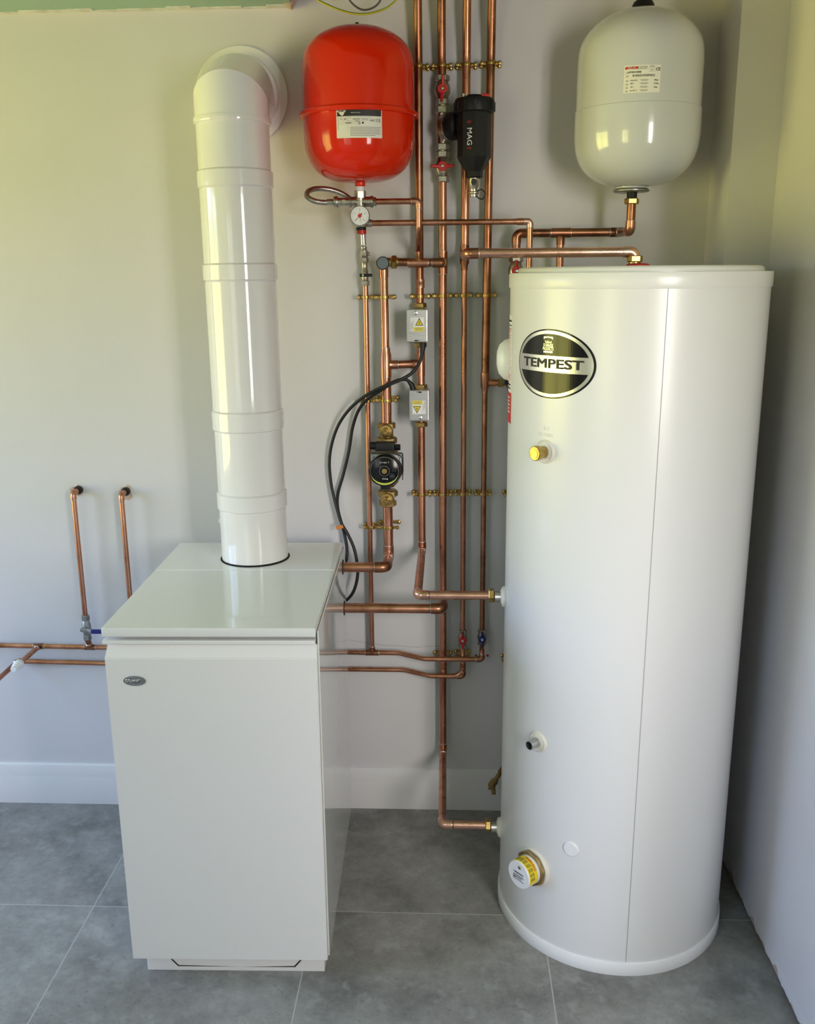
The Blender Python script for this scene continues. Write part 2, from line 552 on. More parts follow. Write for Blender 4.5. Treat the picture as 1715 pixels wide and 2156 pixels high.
def ring_bm(fm, a, b, a2, b2, h, n=64, t0=0.0, t1=2 * PI, thick=0.0004):
    bm = NB()
    full = abs(t1 - t0 - 2 * PI) < 1e-6
    o1, o2 = ellipse(a, b, n, t0, t1), ellipse(a2, b2, n, t0, t1)
    v1 = [bm.verts.new((u, v, 0)) for u, v in o1]
    v2 = [bm.verts.new((u, v, 0)) for u, v in o2]
    for k in range(n):
        k2 = (k + 1) % len(v1)
        bm.faces.new((v1[k], v1[k2], v2[k2], v2[k]))
    return wrap(bm, fm, h, thick)
def bars(fm, rows, h, thick=0.0003):
    """lines of print too small to read: rows of (u0, u1, v, height)"""
    bm = NB()
    for u0, u1, v, t in rows:
        vs = [bm.verts.new(p) for p in ((u0, v - t / 2, 0), (u1, v - t / 2, 0), (u1, v + t / 2, 0), (u0, v + t / 2, 0))]
        bm.faces.new(vs)
    return wrap(bm, fm, h, thick)

# ------------------------------------------------------------------ the room
def quad_sheet(bm, pts):
    return bm.faces.new([bm.verts.new(p) for p in pts])
def wall_with_hole(bm, mk, a0, a1, z0, z1, hole, t0, t1):
    """slab between t0 and t1 with a rectangular opening; mk(a, z, t) -> point"""
    h0, h1, hz0, hz1 = hole
    for (b0, b1, c0, c1) in ((a0, h0, z0, z1), (h1, a1, z0, z1), (h0, h1, z0, hz0), (h0, h1, hz1, z1)):
        v = {}
        for i, a in enumerate((b0, b1)):
            for j, z in enumerate((c0, c1)):
                for k, t in enumerate((t0, t1)):
                    v[i, j, k] = bm.verts.new(mk(a, z, t))
        for f in (((0,0,0),(1,0,0),(1,1,0),(0,1,0)), ((0,0,1),(0,1,1),(1,1,1),(1,0,1)), ((0,0,0),(0,1,0),(0,1,1),(0,0,1)),
                  ((1,0,0),(1,0,1),(1,1,1),(1,1,0)), ((0,1,0),(1,1,0),(1,1,1),(0,1,1)), ((0,0,0),(0,0,1),(1,0,1),(1,0,0))):
            bm.faces.new([v[q] for q in f])
    return bm
ZT = 2.62
o = obj('floor', box(NB(), (mid(XL, XF), YR / 2, -0.05), (XF - XL + 0.5, -YR + 0.5, 0.1)), 'floor', kind='structure', smooth=False)
o = obj('wall_back', box(NB(), (mid(XL, XR), 0.06, ZT / 2), (XR - XL + 0.4, 0.12, ZT)), 'wall', kind='structure', smooth=False)
wall_back = o
o = obj('wall_left', wall_with_hole(NB(), lambda a, z, t: (t, a, z), YR, 0, 0, ZT, WIN_L, XL - 0.16, XL), 'wall', kind='structure', smooth=False)
# right-hand wall stops short of the floor with a ragged plaster edge
bm = box(NB(), (XR + 0.08, YN / 2, (ZT + 0.03) / 2), (0.16, -YN, ZT - 0.03))
wall_right = obj('wall_right', bm, 'wall', kind='structure', smooth=False)
bm = NB()
n = 90
lo, hi, lo2, hi2 = [], [], [], []
for k in range(n + 1):
    y = YN + (0 - YN) * k / n
    z = 0.016 + 0.010 * random.random() * (0.4 + abs(math.sin(k * 0.37))) + (0.012 if k % 17 in (3, 4, 5) else 0)
    lo.append(bm.verts.new((XR - 0.0035, y, z)))
    hi.append(bm.verts.new((XR - 0.0005, y, 0.05 + 0.006 * random.random())))
    hi2.append(bm.verts.new((XR + 0.01, y, 0.055)))
    lo2.append(bm.verts.new((XR + 0.01, y, z)))
for k in range(n):
    bm.faces.new((lo[k], lo[k + 1], hi[k + 1], hi[k]))
    bm.faces.new((lo[k + 1], lo[k], lo2[k], lo2[k + 1]))
    bm.faces.new((hi[k], hi[k + 1], hi2[k + 1], hi2[k]))
obj('plaster_lip', bm, 'wall', wall_right, kind='structure', smooth=False)
obj('plaster_edge', box(NB(), (XR + 0.013, YN / 2, 0.0215), (0.02, -YN, 0.031)), 'plaster', wall_right, label='rough unpainted plaster edge at the foot of the wall')
obj('gap_shade_strip', box(NB(), (XR + 0.016, YN / 2, 0.004), (0.02, -YN, 0.006)), 'dark', wall_right, label='dark strip painted as the shade under the wall')  # dark strip stands in for shade at the wall foot
bm = wall_with_hole(NB(), lambda a, z, t: (a, t, z), XL, 0.4, 0, ZT, WIN_B, YR - 0.16, YR)
wall_with_hole(bm, lambda a, z, t: (a, t, z), 0.4, XF, 0, ZT, WIN_K, YR - 0.16, YR)
obj('wall_rear', bm, 'wall', kind='structure', smooth=False)
obj('wall_return', box(NB(), (mid(XR + 0.16, XF), YN + 0.06, ZT / 2), (XF - XR - 0.16, 0.12, ZT)), 'wall', kind='structure', smooth=False)
obj('wall_far', box(NB(), (XF + 0.06, mid(YR, YN), ZT / 2), (0.12, YN - YR + 0.2, ZT)), 'wall', kind='structure', smooth=False)
# ceiling board with a cut-out above the pipes
bm = NB()
OX, OY = -0.405, -0.75
box(bm, (mid(XL, XR), mid(YN, OY), ZC + 0.0125), (XR - XL, OY - YN, 0.025))
box(bm, (mid(XL, XF), mid(YR, YN), ZC + 0.0125), (XF - XL, YN - YR, 0.025))
box(bm, (mid(XL, OX), OY / 2, ZC + 0.0125), (OX - XL, -OY, 0.025))
ceil = obj('ceiling', bm, 'ceiling', kind='structure', smooth=False)
bm = NB()
for k in range(40):
    x0, x1 = XL + (OX - XL) * k / 40, XL + (OX - XL) * (k + 1) / 40
    w0 = 0.020 + 0.006 * math.sin(k * 1.3) + 0.004 * math.sin(k * 3.1)
    box(bm, (mid(x0, x1), -w0 / 2, ZC - 0.0012), (x1 - x0, w0, 0.0024))
obj('filler_band', bm, 'filler', ceil, label='pale filler along the ceiling edge', smooth=False)
bm = NB()
box(bm, (OX - 0.006, -0.02, ZC + 0.010), (0.03, 0.035, 0.03), 0.006, Matrix.Rotation(0.5, 3, 'Y'))
obj('broken_corner', bm, 'plaster', ceil, label='broken plasterboard corner')
obj('ceiling_upper', box(NB(), (mid(XL, XF), YR / 2, ZT + 0.02), (XF - XL + 0.3, -YR + 0.3, 0.04)), 'wall', kind='structure', smooth=False)
# boxing in the corner
bm = NB()
bp_ = [(0.688, 0.0), (0.674, -0.235), (XR + 0.004, -0.235), (XR + 0.004, 0.0)]
b0 = [bm.verts.new((x, y, 0.0)) for x, y in bp_]
b1 = [bm.verts.new((x, y, ZT)) for x, y in bp_]
for k in range(4):
    bm.faces.new((b0[k], b0[(k + 1) % 4], b1[(k + 1) % 4], b1[k]))
bm.faces.new(b0); bm.faces.new(b1)
obj('trim_1', bm, 'wall', kind='structure', smooth=False)
# skirting board along the back wall: moulded profile
prof = [(0, 0), (-0.019, 0), (-0.019, 0.087), (-0.0165, 0.094), (-0.0165, 0.098), (-0.013, 0.122), (-0.010, 0.131), (-0.005, 0.135), (0, 0.135)]
bm = NB()
ra = [bm.verts.new((XL, y, z)) for y, z in prof]
rb = [bm.verts.new((0.688, y, z)) for y, z in prof]
for k in range(len(prof)):
    k2 = (k + 1) % len(prof)
    bm.faces.new((ra[k], ra[k2], rb[k2], rb[k]))
bm.faces.new(ra); bm.faces.new(rb)
obj('baseboard_back', bm, 'skirting', kind='structure', sharp=25)
# hairline crack and joint line in the plaster between boiler and cylinder, torn wall behind the two risers
bm = NB()
crack = [P(x, y, 0) for x, y in ((700, 1341), (738, 1348), (770, 1353), (800, 1358), (845, 1360), (880, 1363), (910, 1360), (945, 1361))]
for a, b in zip(crack, crack[1:]):
    d = b - a
    box(bm, (a + b) / 2 + Vector((0, -0.0002, 0)), (d.length, 0.0006, 0.0008), rot=Matrix.Rotation(-math.atan2(d.z, d.x), 3, 'Y'))
obj('plaster_crack', bm, 'grey_ink', wall_back, label='hairline crack in the plaster', smooth=False)
def torn_patch(px, py, pts):
    c = P(px, py, 0)
    bm = NB()
    fm = flat_map(c, (1, 0, 0), (0, 0, 1))
    out = [(u / 700, v / 700) for u, v in pts]
    return obj('torn_plaster', shape(fm, out, 0.0002, 0.0012, 0.02), 'plaster', wall_back, label='torn bare plaster round a pipe hole', smooth=False)
torn_patch(161, 1032, [(-14, 3), (-12, -6), (-4, -10), (4, -13), (10, -9), (14, -1), (13, 5), (6, 8), (4, 12), (-1, 8), (-8, 7)])
torn_patch(264, 1036, [(-12, 4), (-13, -5), (-8, -10), (-3, -15), (6, -17), (14, -10), (13, -3), (10, 4), (12, 12), (6, 16), (1, 11), (-7, 10)])
# windows: white frames in the wall openings
def window(name, mk, hole, depth):
    a0, a1, z0, z1 = hole
    root = None
    def bar(nm, b0, b1, c0, c1, par):
        bm = NB()
        p0, p1 = Vector(mk(b0, c0, depth - 0.03)), Vector(mk(b1, c1, depth + 0.03))
        box(bm, (p0 + p1) / 2, [abs(q) for q in (p1 - p0)], 0.004)
        return obj(nm, bm, 'skirting', par, kind=None if par else 'structure')
    w = 0.055
    root = bar(name, a0, a1, z0, z0 + w, None)
    bar('head_rail', a0, a1, z1 - w, z1, root)
    bar('side_rail', a0, a0 + w, z0 + w, z1 - w, root)
    bar('side_rail', a1 - w, a1, z0 + w, z1 - w, root)
    m_ = a0 + (a1 - a0) * 0.5
    bar('mullion', m_ - 0.03, m_ + 0.03, z0 + w, z1 - w, root)
window('window_1', lambda a, z, t: (t, a, z), WIN_L, XL - 0.08)
window('window_2', lambda a, z, t: (a, t, z), WIN_K, YR - 0.08)
window('window_3', lambda a, z, t: (a, t, z), WIN_B, YR - 0.08)


# ------------------------------------------------------------------ boiler
BA = math.radians(1.2)
BO = Vector((-0.7515, -0.7685, 0))
BU, BV = Vector((math.cos(BA), math.sin(BA), 0)), Vector((-math.sin(BA), math.cos(BA), 0))
BROT = Matrix.Rotation(BA, 3, 'Z')
def B(u, v, z): return BO + BU * u + BV * v + Vector((0, 0, z))
def bbox(bm, u0, u1, v0, v1, z0, z1, bev=0.0, seg=2):
    return box(bm, B(mid(u0, u1), mid(v0, v1), mid(z0, z1)), (u1 - u0, v1 - v0, z1 - z0), bev, BROT, seg)
BW, BD, BH = 0.467, 0.662, 0.900
boiler = empty('boiler', 'white floor-standing boiler cabinet with flat lid, standing left of the cylinder', 'boiler', B(BW / 2, BD / 2, 0))
obj('casing', bbox(NB(), 0.006, BW - 0.004, 0.022, BD - 0.006, 0.060, 0.874, 0.002), 'white_satin', boiler)
obj('side_panel', bbox(NB(), BW - 0.0006, BW + 0.003, 0.012, BD - 0.004, 0.058, 0.8885, 0.0012), 'white_gloss', boiler)
obj('side_panel', bbox(NB(), -0.001, 0.0055, 0.022, BD - 0.004, 0.058, 0.872, 0.002), 'white_gloss', boiler)
# door: flat front with the upper edge sloping back
bm = NB()
pr = [(0.0, 0.053), (0.0, 0.829), (0.0125, 0.857), (0.0215, 0.857), (0.0215, 0.053)]
l_ = [bm.verts.new(B(-0.002, v, z)) for v, z in pr]
r_ = [bm.verts.new(B(BW - 0.001, v, z)) for v, z in pr]
# the sloping band is a little narrower at its top
for k in (2, 3):
    l_[k].co = B(0.004, pr[k][0], pr[k][1])
for k in range(5):
    bm.faces.new((l_[k], l_[(k + 1) % 5], r_[(k + 1) % 5], r_[k]))
bm.faces.new(l_); bm.faces.new(r_)
bmesh.ops.bevel(bm, geom=bm.edges[:], offset=0.0016, segments=2, affect='EDGES')
front = obj('front_panel', bm, 'white_satin', boiler, sharp=20)
obj('top_strip', bbox(NB(), -0.003, BW - 0.004, 0.0, 0.020, 0.8615, 0.8705, 0.0016), 'white_satin', boiler)
LO = 0.002
obj('lid', bbox(NB(), -LO, BW - 0.0015, -0.003, 0.407, 0.8805, BH, 0.002), 'white_gloss', boiler)
obj('rear_lid', bbox(NB(), -LO, BW - 0.0015, 0.4085, BD, 0.8805, BH + 0.0006, 0.002), 'white_gloss', boiler)
# plinth; the shade of its shaped opening is a painted dark sheet
pl = obj('plinth', bbox(NB(), 0.022, 0.455, 0.026, BD - 0.02, 0.0, 0.0595, 0.002), 'white_satin', boiler)
fmP = flat_map(B(BW / 2 + 0.005, 0.026, 0.0), BU, (0, 0, 1))
obj('slot_shade', shape(fmP, [(-0.176, 0.055), (-0.141, 0.0125), (0.145, 0.0125), (0.180, 0.055)], 0.0002, 0.0005, 1), 'dark', pl, label='dark sheet painted as the shade in the plinth opening', smooth=False)
fmP2 = fmP
bm = shape(fmP, [(-0.171, 0.055), (-0.1385, 0.0165), (0.012, 0.0131), (0.1425, 0.0165), (0.175, 0.055)], 0.0008, 0.0006, 1)
obj('slot_plate', bm, 'white_satin', pl, smooth=False)
# oval name badge on the door
bc = P(284.5, 1432, -0.764)
fm = flat_map(BO + BU * (bc - BO).dot(BU) + Vector((0, 0, bc.z)), BU, (0, 0, 1))
badge = obj('badge', shape(fm, ellipse(0.0250, 0.0118), 0.0002, 0.0012, 1), 'silver', boiler, label='small oval silver badge', smooth=False)
obj('badge_field', shape(fm, ellipse(0.0236, 0.0104), 0.0014, 0.0003, 1), 'badge_grey', badge, smooth=False)
obj('badge_swirl', ring_bm(fm, 0.0205, 0.0093, 0.0192, 0.0078, 0.0018, 40, 0.5, 5.9), 'silver', badge, smooth=False)
text('lettering', 'GRANT', 0.0112, fm, 0.0022, 'silver', badge, u=-0.0035, bold=0.02, sx=0.92)
# dark rings painted as hole shade where the two large pipes enter the side
def side_hit(px, py):
    r = ray(px, py)
    n = BU
    t = (B(BW + 0.003, 0, 0) - CAM).dot(n) / r.dot(n)
    return CAM + r * t
H1, H2 = side_hit(721.5, 1194), side_hit(724.5, 1280)
for h in (H1, H2):
    obj('hole_shade', lathe(NB(), [(0.0145, 0.0), (0.021, 0.0), (0.021, 0.0012), (0.0145, 0.0012)], h, BU, 28), 'dark', boiler, label='dark ring painted as the shade of a hole in the boiler side')

# ------------------------------------------------------------------ flue
FR = 0.0885
fb = P(537.5, 1172, -0.243)
fb = Vector((fb.x, -0.243, BH))
ft_ = P(489, 262, -0.232)
FDIR = (ft_ - fb).normalized()
flue = empty('flue_pipe', 'white glossy flue pipe rising from the boiler lid and elbowing into the wall', 'flue', fb)
obj('flue_shade_ring', lathe(NB(), [(FR - 0.002, 0.0007), (FR + 0.0045, 0.0007), (FR + 0.0045, 0.0016), (FR - 0.002, 0.0016)], fb, (0, 0, 1), 56), 'dark', boiler, label='dark ring painted as the shade round the flue')  # lid is not cut; a dark ring paints the shade there
def fz(py):
    """height along the flue axis seen at image row py (front face)"""
    best, bt = None, None
    for k in range(400):
        t = k / 399 * 1.35
        p = fb + FDIR * t + Vector((0.0, -FR, 0)) * 0.98
        q = p - CAM
        yy = CY + FPX * q.dot(DOWN) / q.dot(FWD)
        if best is None or abs(yy - py) < best: best, bt = abs(yy - py), t
    return bt
cuts = [(1084, 1047), (913, 872), (591, 556), (391, 352)]
zs = [(fz(a), fz(b)) for a, b in cuts]
ztop = fz(240)
secs = [0.002] + [z for c in zs for z in c] + [ztop]
for i in range(0, len(secs), 2):
    a, b_ = secs[i], secs[i + 1]
    rr = FR + (0.0008 if i in (4, 6) else 0)
    obj('flue_section', lathe(NB(), [(rr - 0.004, a), (rr, a + 0.0015), (rr, b_ - 0.003), (rr - 0.0025, b_)], fb, FDIR, 72), 'flue_white', flue)
for a, b_ in zs:
    obj('collar', lathe(NB(), [(FR - 0.004, a - 0.001), (FR + 0.0015, a), (FR + 0.0042, a + 0.003), (FR + 0.0042, b_ - 0.003), (FR + 0.0015, b_), (FR - 0.004, b_ + 0.001)], fb, FDIR, 72), 'flue_white', flue)
# three-piece elbow back into the wall: mitred cylinders
tp = fb + FDIR * ztop
wc = P(510, 214, 0)
pc_ = P(509, 203, 0)
def mitre_tube(rings_, r, segs=72):
    """rings given by (centre, plane normal, axis): ellipses where a tube is cut"""
    bm = NB()
    rs = []
    for c, nrm, ax in rings_:
        x, y, z = frame(ax)
        ring = []
        for k in range(segs):
            d = (x * math.cos(2 * PI * k / segs) + y * math.sin(2 * PI * k / segs)) * r
            t = -d.dot(nrm) / z.dot(nrm)
            ring.append(bm.verts.new(Vector(c) + d + z * t))
        rs.append(ring)
    for a, b in zip(rs, rs[1:]):
        for k in range(segs):
            bm.faces.new((a[k], a[(k + 1) % segs], b[(k + 1) % segs], b[k]))
    return bm
e0 = tp
zax = wc.z
ax1 = FDIR
rise = zax - tp.z
k1 = tp + FDIR * rise * 0.44
k2 = Vector((wc.x + (k1.x - wc.x) * 0.62, k1.y * 0.50, zax))
ax2 = (k2 - k1).normalized()
ax3 = (wc - k2).normalized()
n12 = (ax1 + ax2).normalized()
n23 = (ax2 + ax3).normalized()
def slim(c, n, ax): return (c, n, ax)
obj('elbow_collar', lathe(NB(), [(FR - 0.004, -0.014), (FR + 0.004, -0.011), (FR + 0.0052, -0.004), (FR + 0.004, 0.002), (FR - 0.004, 0.004)], tp, FDIR, 72), 'flue_white', flue)
# consistent frames for the three tubes: build each from its own axis
obj('elbow_segment', mitre_tube([(tp, ax1, ax1), (k1, n12, ax1)], FR + 0.0012), 'flue_white', flue)
obj('elbow_segment', mitre_tube([(k1, n12, ax2), (k2, n23, ax2)], FR + 0.0012), 'flue_white', flue)
obj('elbow_segment', mitre_tube([(k2, n23, ax3), (wc, Vector((0, 1, 0)), ax3)], FR + 0.0012), 'flue_white', flue)
obj('wall_plate', lathe(NB(), [(FR - 0.002, 0.016), (FR + 0.008, 0.016), (FR + 0.010, 0.0135), (FR + 0.012, 0.006), (0.1215, 0.0055), (0.1235, 0.0035), (0.1235, 0.0)], (pc_.x, 0, pc_.z), (0, -1, 0), 80), 'flue_white', flue)
tp2 = fb + FDIR * fz(1118) + Vector((-FR, 0.012, 0))
obj('test_plug', cyl(cyl(NB(), tp2 + Vector((0.002, 0, 0)), (-1, 0, 0), 0.008, 0.006, 20, 0.001), tp2 + Vector((-0.004, 0, 0)), (-1, 0, 0), 0.0058, 0.004, 20, 0.001), 'white_plastic', flue, label='small white test plug')

# ------------------------------------------------------------------ red expansion vessel
VY = -0.157
va = P(755, 235, VY)
VX = va.x
def vz(py, off=0.0): return zat(755, py, VY + off)
zr = vz(222.5, -0.148)
red = empty('expansion_vessel', 'glossy red expansion vessel with a flanged waist, fixed high on the wall', 'expansion vessel', (VX, VY, zr))
RR = 0.1375
ztop = vz(57)
zbot = vz(385)
up = [(0.0, ztop), (0.03, ztop - 0.001), (0.067, ztop - 0.0085), (0.089, ztop - 0.0175), (0.106, ztop - 0.0285), (0.120, ztop - 0.042), (0.130, ztop - 0.057), (0.1355, ztop - 0.076), (RR, ztop - 0.096), (RR, zr + 0.0065)]
lo_ = [(RR, zr - 0.0065), (RR, zbot + 0.100), (0.1335, zbot + 0.073), (0.124, zbot + 0.048), (0.108, zbot + 0.027), (0.086, zbot + 0.0120), (0.058, zbot + 0.0040), (0.028, zbot + 0.001), (0.018, zbot), (0.0, zbot)]
def smoothprof(p, n=5):
    q = spline([Vector((r, h, 0)) for r, h in p], n)
    return [(max(v.x, 0.0), v.y) for v in q]
upp = smoothprof(up[:-1]) + [up[-1]]
lop = [lo_[0]] + smoothprof(lo_[1:])
upp = [(min(r, RR), h) for r, h in upp]
lop = [(min(r, RR), h) for r, h in lop]
obj('upper_shell', lathe(NB(), upp[::-1], (VX, VY, 0), (0, 0, 1), 72), 'red', red)
shell = obj('lower_shell', lathe(NB(), lop[::-1], (VX, VY, 0), (0, 0, 1), 72), 'red', red)
obj('flange', lathe(NB(), [(RR - 0.003, zr - 0.007), (RR + 0.0075, zr - 0.007), (RR + 0.0105, zr - 0.004), (RR + 0.0105, zr + 0.003), (RR + 0.0075, zr + 0.006), (RR - 0.003, zr + 0.008)], (VX, VY, 0), (0, 0, 1), 80), 'red', red)
obj('valve_cap', lathe(NB(), [(0.007, -0.004), (0.007, 0.004), (0.0045, 0.005), (0.0045, 0.010), (0.0, 0.011)], (VX, VY, ztop), (0, 0, 1), 16), 'black', red, label='small black air valve cap')
nk = obj('neck', cyl(NB(), (VX, VY, vz(393)), (0, 0, 1), 0.0128, 0.020, 28, 0.002), 'red', red)
obj('wall_bracket', box(NB(), (VX, VY / 2 - 0.06, zr + 0.02), (0.05, -VY - 0.12, 0.10), 0.003), 'red', red)
# rating label
th = math.atan2(-1, 0) + 0.02
lc = P(756, 259.5, VY - RR)
fm = cyl_map(VX, VY, RR, -PI / 2 + (lc.x - VX) / RR, lc.z)
LW, LH = 0.110, 0.064
lab = obj('rating_label', shape(fm, rect(LW, LH, 0, 0, 0.002), 0.0002, 0.0003), 'paper', red, label='cream rating label with a black band', smooth=False)
obj('label_band', shape(fm, rect(LW - 0.004, 0.0135, 0, LH / 2 - 0.009), 0.0007, 0.0002), 'ink', lab, smooth=False)
obj('label_shield', shape(fm, [(-0.0515, 0.0295), (-0.032, 0.0295), (-0.031, 0.0265), (-0.034, 0.0250), (-0.0375, 0.0185), (-0.0405, 0.0172), (-0.0435, 0.0185), (-0.0495, 0.0250), (-0.0525, 0.0265)], 0.0011, 0.0002), 'paper', lab, smooth=False)
text('lettering', 'ZILMET', 0.0052, fm, 0.0014, 'ink', lab, u=-0.0418, v=0.0272, bold=0.02)
text('lettering', 'MADE IN ITALY', 0.0033, fm, 0.0011, 'paper', lab, u=-0.008, v=0.0233)
text('lettering', 'CE', 0.0095, fm, 0.0007, 'ink', lab, u=0.0460, v=0.0065)
text('lettering', 'EAC', 0.0068, fm, 0.0007, 'ink', lab, u=0.0325, v=0.0065)
text('lettering', '18 L', 0.0040, fm, 0.0007, 'ink', lab, u=-0.033, v=0.0095)
text('lettering', 'CAL-PRO', 0.0036, fm, 0.0007, 'ink', lab, u=-0.026, v=0.0012)
rows = []
for v in (0.0145, 0.0110, 0.0065, 0.0028, -0.0008):
    rows.append((-0.0475, 0.030 if v > 0.005 else 0.004, v, 0.0003))
rows += [(-0.027, -0.0267, 0.0, 0.030), (-0.046, -0.040, 0.0095, 0.0012), (-0.015, 0.002, 0.0092, 0.0018), (-0.010, 0.001, 0.0048, 0.0016), (0.006, 0.021, 0.0092, 0.0014)]
for k in range(6): rows.append((-0.022, 0.0515 - (0.014 if k == 5 else 0.002 * (k % 2)), -0.0085 - 0.0036 * k, 0.0013))
for k in range(7): rows.append((-0.0515, -0.0502, -0.012 + 0.004 * k, 0.0026))
obj('lettering', bars(fm, rows, 0.0007), 'grey_ink', lab, smooth=False)
bm = shape(fm, rect(0.0042, 0.0042, 0.0085, 0.0012), 0.0007, 0.0002)
obj('pictogram', bm, 'ink', lab, smooth=False)
obj('pictogram', ring_bm(fm, 0.0026, 0.0026, 0.0018, 0.0018, 0.0007, 20, 0, 2 * PI), 'ink', lab, smooth=False)

# ------------------------------------------------------------------ white expansion vessel
WY = -0.185
wa = P(1345, 205, WY)
WX = wa.x - 0.002
wz = lambda py, off=0.0: zat(1345, py, WY + off)
zj = wz(212, -0.15)
whi = empty('expansion_vessel', 'glossy white expansion vessel hung above the tall cylinder', 'expansion vessel', (WX, WY, zj))
WR = 0.1505
zt, zb = wz(19), wz(398)
up = [(0.0, zt), (0.035, zt - 0.002), (0.070, zt - 0.0115), (0.100, zt - 0.027), (0.125, zt - 0.049), (0.140, zt - 0.071), (0.1465, zt - 0.094), (WR - 0.002, zt - 0.125), (WR - 0.002, zj)]
lo_ = [(WR, zj - 0.001), (WR, zb + 0.120), (0.147, zb + 0.090), (0.137, zb + 0.062), (0.118, zb + 0.037), (0.092, zb + 0.019), (0.064, zb + 0.008), (0.045, zb + 0.004), (0.0, zb + 0.003)]
upp = [(min(r, WR - 0.002), h) for r, h in smoothprof(up[:-1])] + [up[-1]]
lop = [(WR - 0.004, zj + 0.0015), (WR - 0.0008, zj)] + [lo_[0]] + [(min(r, WR), h) for r, h in smoothprof(lo_[1:])]
obj('upper_shell', lathe(NB(), upp[::-1], (WX, WY, 0), (0, 0, 1), 72), 'vessel_white', whi)
obj('lower_shell', lathe(NB(), lop[::-1], (WX, WY, 0), (0, 0, 1), 72), 'vessel_white', whi)
obj('top_cap', lathe(NB(), [(0.028, -0.006), (0.0265, 0.006), (0.022, 0.015), (0.013, 0.021), (0.0, 0.022)], (WX + 0.001, WY, zt), (0, 0, 1), 32), 'black', whi, label='black rubber cap on the vessel top')
ZF = wz(404)
obj('neck', lathe(NB(), [(0.038, 0.006), (0.038, 0.022), (0.0365, 0.026)], (WX - 0.006, WY, ZF - 0.002), (0, 0, 1), 48), 'vessel_white', whi)
obj('flange', lathe(NB(), [(0.0, -0.001), (0.040, -0.001), (0.044, 0.001), (0.044, 0.0035), (0.041, 0.006), (0.036, 0.009)], (WX - 0.006, WY, ZF), (0, 0, 1), 48), 'zinc', whi, label='grey steel flange under the vessel')
obj('wall_bracket', box(NB(), (WX, WY / 2 - 0.065, zj), (0.05, -WY - 0.13, 0.08), 0.003), 'vessel_white', whi)
lc = P(1351.5, 165, WY - WR)
fm = cyl_map(WX, WY, WR - 0.002, -PI / 2 + math.asin((lc.x - WX) / WR), lc.z, roll=-0.012)
LW, LH = 0.0815, 0.058
lab = obj('rating_label', shape(fm, rect(LW, LH, 0, 0, 0.002), 0.0002, 0.0003), 'paper', whi, label='small cream rating label with red lettering', smooth=False)
obj('emblem', shape(fm, ellipse(0.0028, 0.0030, cu=-0.0360, cv=0.0232), 0.0007, 0.0002), 'red_paint', lab, smooth=False)
text('lettering', 'VAREM', 0.0078, fm, 0.0007, 'red_paint', lab, u=-0.0215, v=0.0232, bold=0.03)
text('lettering', 'MADE IN ITALY', 0.0026, fm, 0.0007, 'grey_ink', lab, u=0.0005, v=0.0210)
text('lettering', 'EXTRAVAREM', 0.0046, fm, 0.0007, 'ink', lab, u=-0.017, v=0.0142, bold=0.02)
text('lettering', 'R1025223S40PS022', 0.0062, fm, 0.0007, 'ink', lab, u=0.0035, v=0.0068, bold=0.01)
text('lettering', 'CE', 0.0085, fm, 0.0007, 'ink', lab, u=0.0345, v=0.0195, bold=0.02)
text('lettering', '8 bar', 0.0042, fm, 0.0007, 'ink', lab, u=0.032, v=-0.0030, bold=0.02)
text('lettering', '12 bar', 0.0042, fm, 0.0007, 'ink', lab, u=0.032, v=-0.0100, bold=0.02)
text('lettering', '3 bar', 0.0042, fm, 0.0007, 'ink', lab, u=0.031, v=-0.0180, bold=0.02)
text('lettering', '-10 +99 °C', 0.0036, fm, 0.0007, 'ink', lab, u=-0.018, v=-0.0245, bold=0.01)
text('lettering', '2021', 0.0042, fm, 0.0007, 'ink', lab, u=-0.0215, v=-0.0095)
text('lettering', '25 l', 0.0042, fm, 0.0007, 'ink', lab, u=-0.0215, v=-0.0170)
rows = [(-0.007, 0.011, 0.0255, 0.0009), (-0.007, 0.011, 0.0235, 0.0009), (0.016, 0.026, 0.0262, 0.0012), (0.016, 0.026, 0.0240, 0.0010)]
for k, v in enumerate((0.0140, 0.0070, -0.0030, -0.0100, -0.0172, -0.0245)):
    rows.append((-0.036, -0.030, v, 0.0010)); rows.append((-0.0355, -0.0305, v - 0.0018, 0.0010))
    if k > 1:
        rows.append((-0.004, 0.014, v + 0.001, 0.0010)); rows.append((-0.002, 0.012, v - 0.0009, 0.0010))
rows.append((-0.026, -0.010, -0.0030, 0.0022))
rows += [(0.0155, 0.0158, 0.0195, 0.010), (0.0265, 0.0268, 0.0195, 0.010), (0.0155, 0.0268, 0.0146, 0.0003), (0.019, 0.023, 0.0185, 0.0024)]
obj('lettering', bars(fm, rows, 0.0007), 'grey_ink', lab, smooth=False)

# ------------------------------------------------------------------ hot water cylinder
KX, KY, KR = 0.4276, -0.4334, 0.2866
def cylhit(px, py, r=KR):
    d = ray(px, py)
    ox, oy = CAM.x - KX, CAM.y - KY
    a = d.x ** 2 + d.y ** 2
    b = 2 * (ox * d.x + oy * d.y)
    c = ox * ox + oy * oy - r * r
    disc = b * b - 4 * a * c
    t = (-b - math.sqrt(max(disc, 0))) / (2 * a)
    p = CAM + d * t
    return math.atan2(p.y - KY, p.x - KX), p.z
tank = empty('hot_water_cylinder', 'tall white hot water cylinder standing on the tiles at the right', 'hot water cylinder', (KX, KY, 0))
Z0, Z1 = 0.034, 1.610
body = obj('casing', lathe(NB(), [(KR - 0.004, Z0 - 0.01), (KR, Z0 - 0.01), (KR, Z1 + 0.01), (KR - 0.004, Z1 + 0.01)], (KX, KY, 0), (0, 0, 1), 128), 'cyl_white', tank)
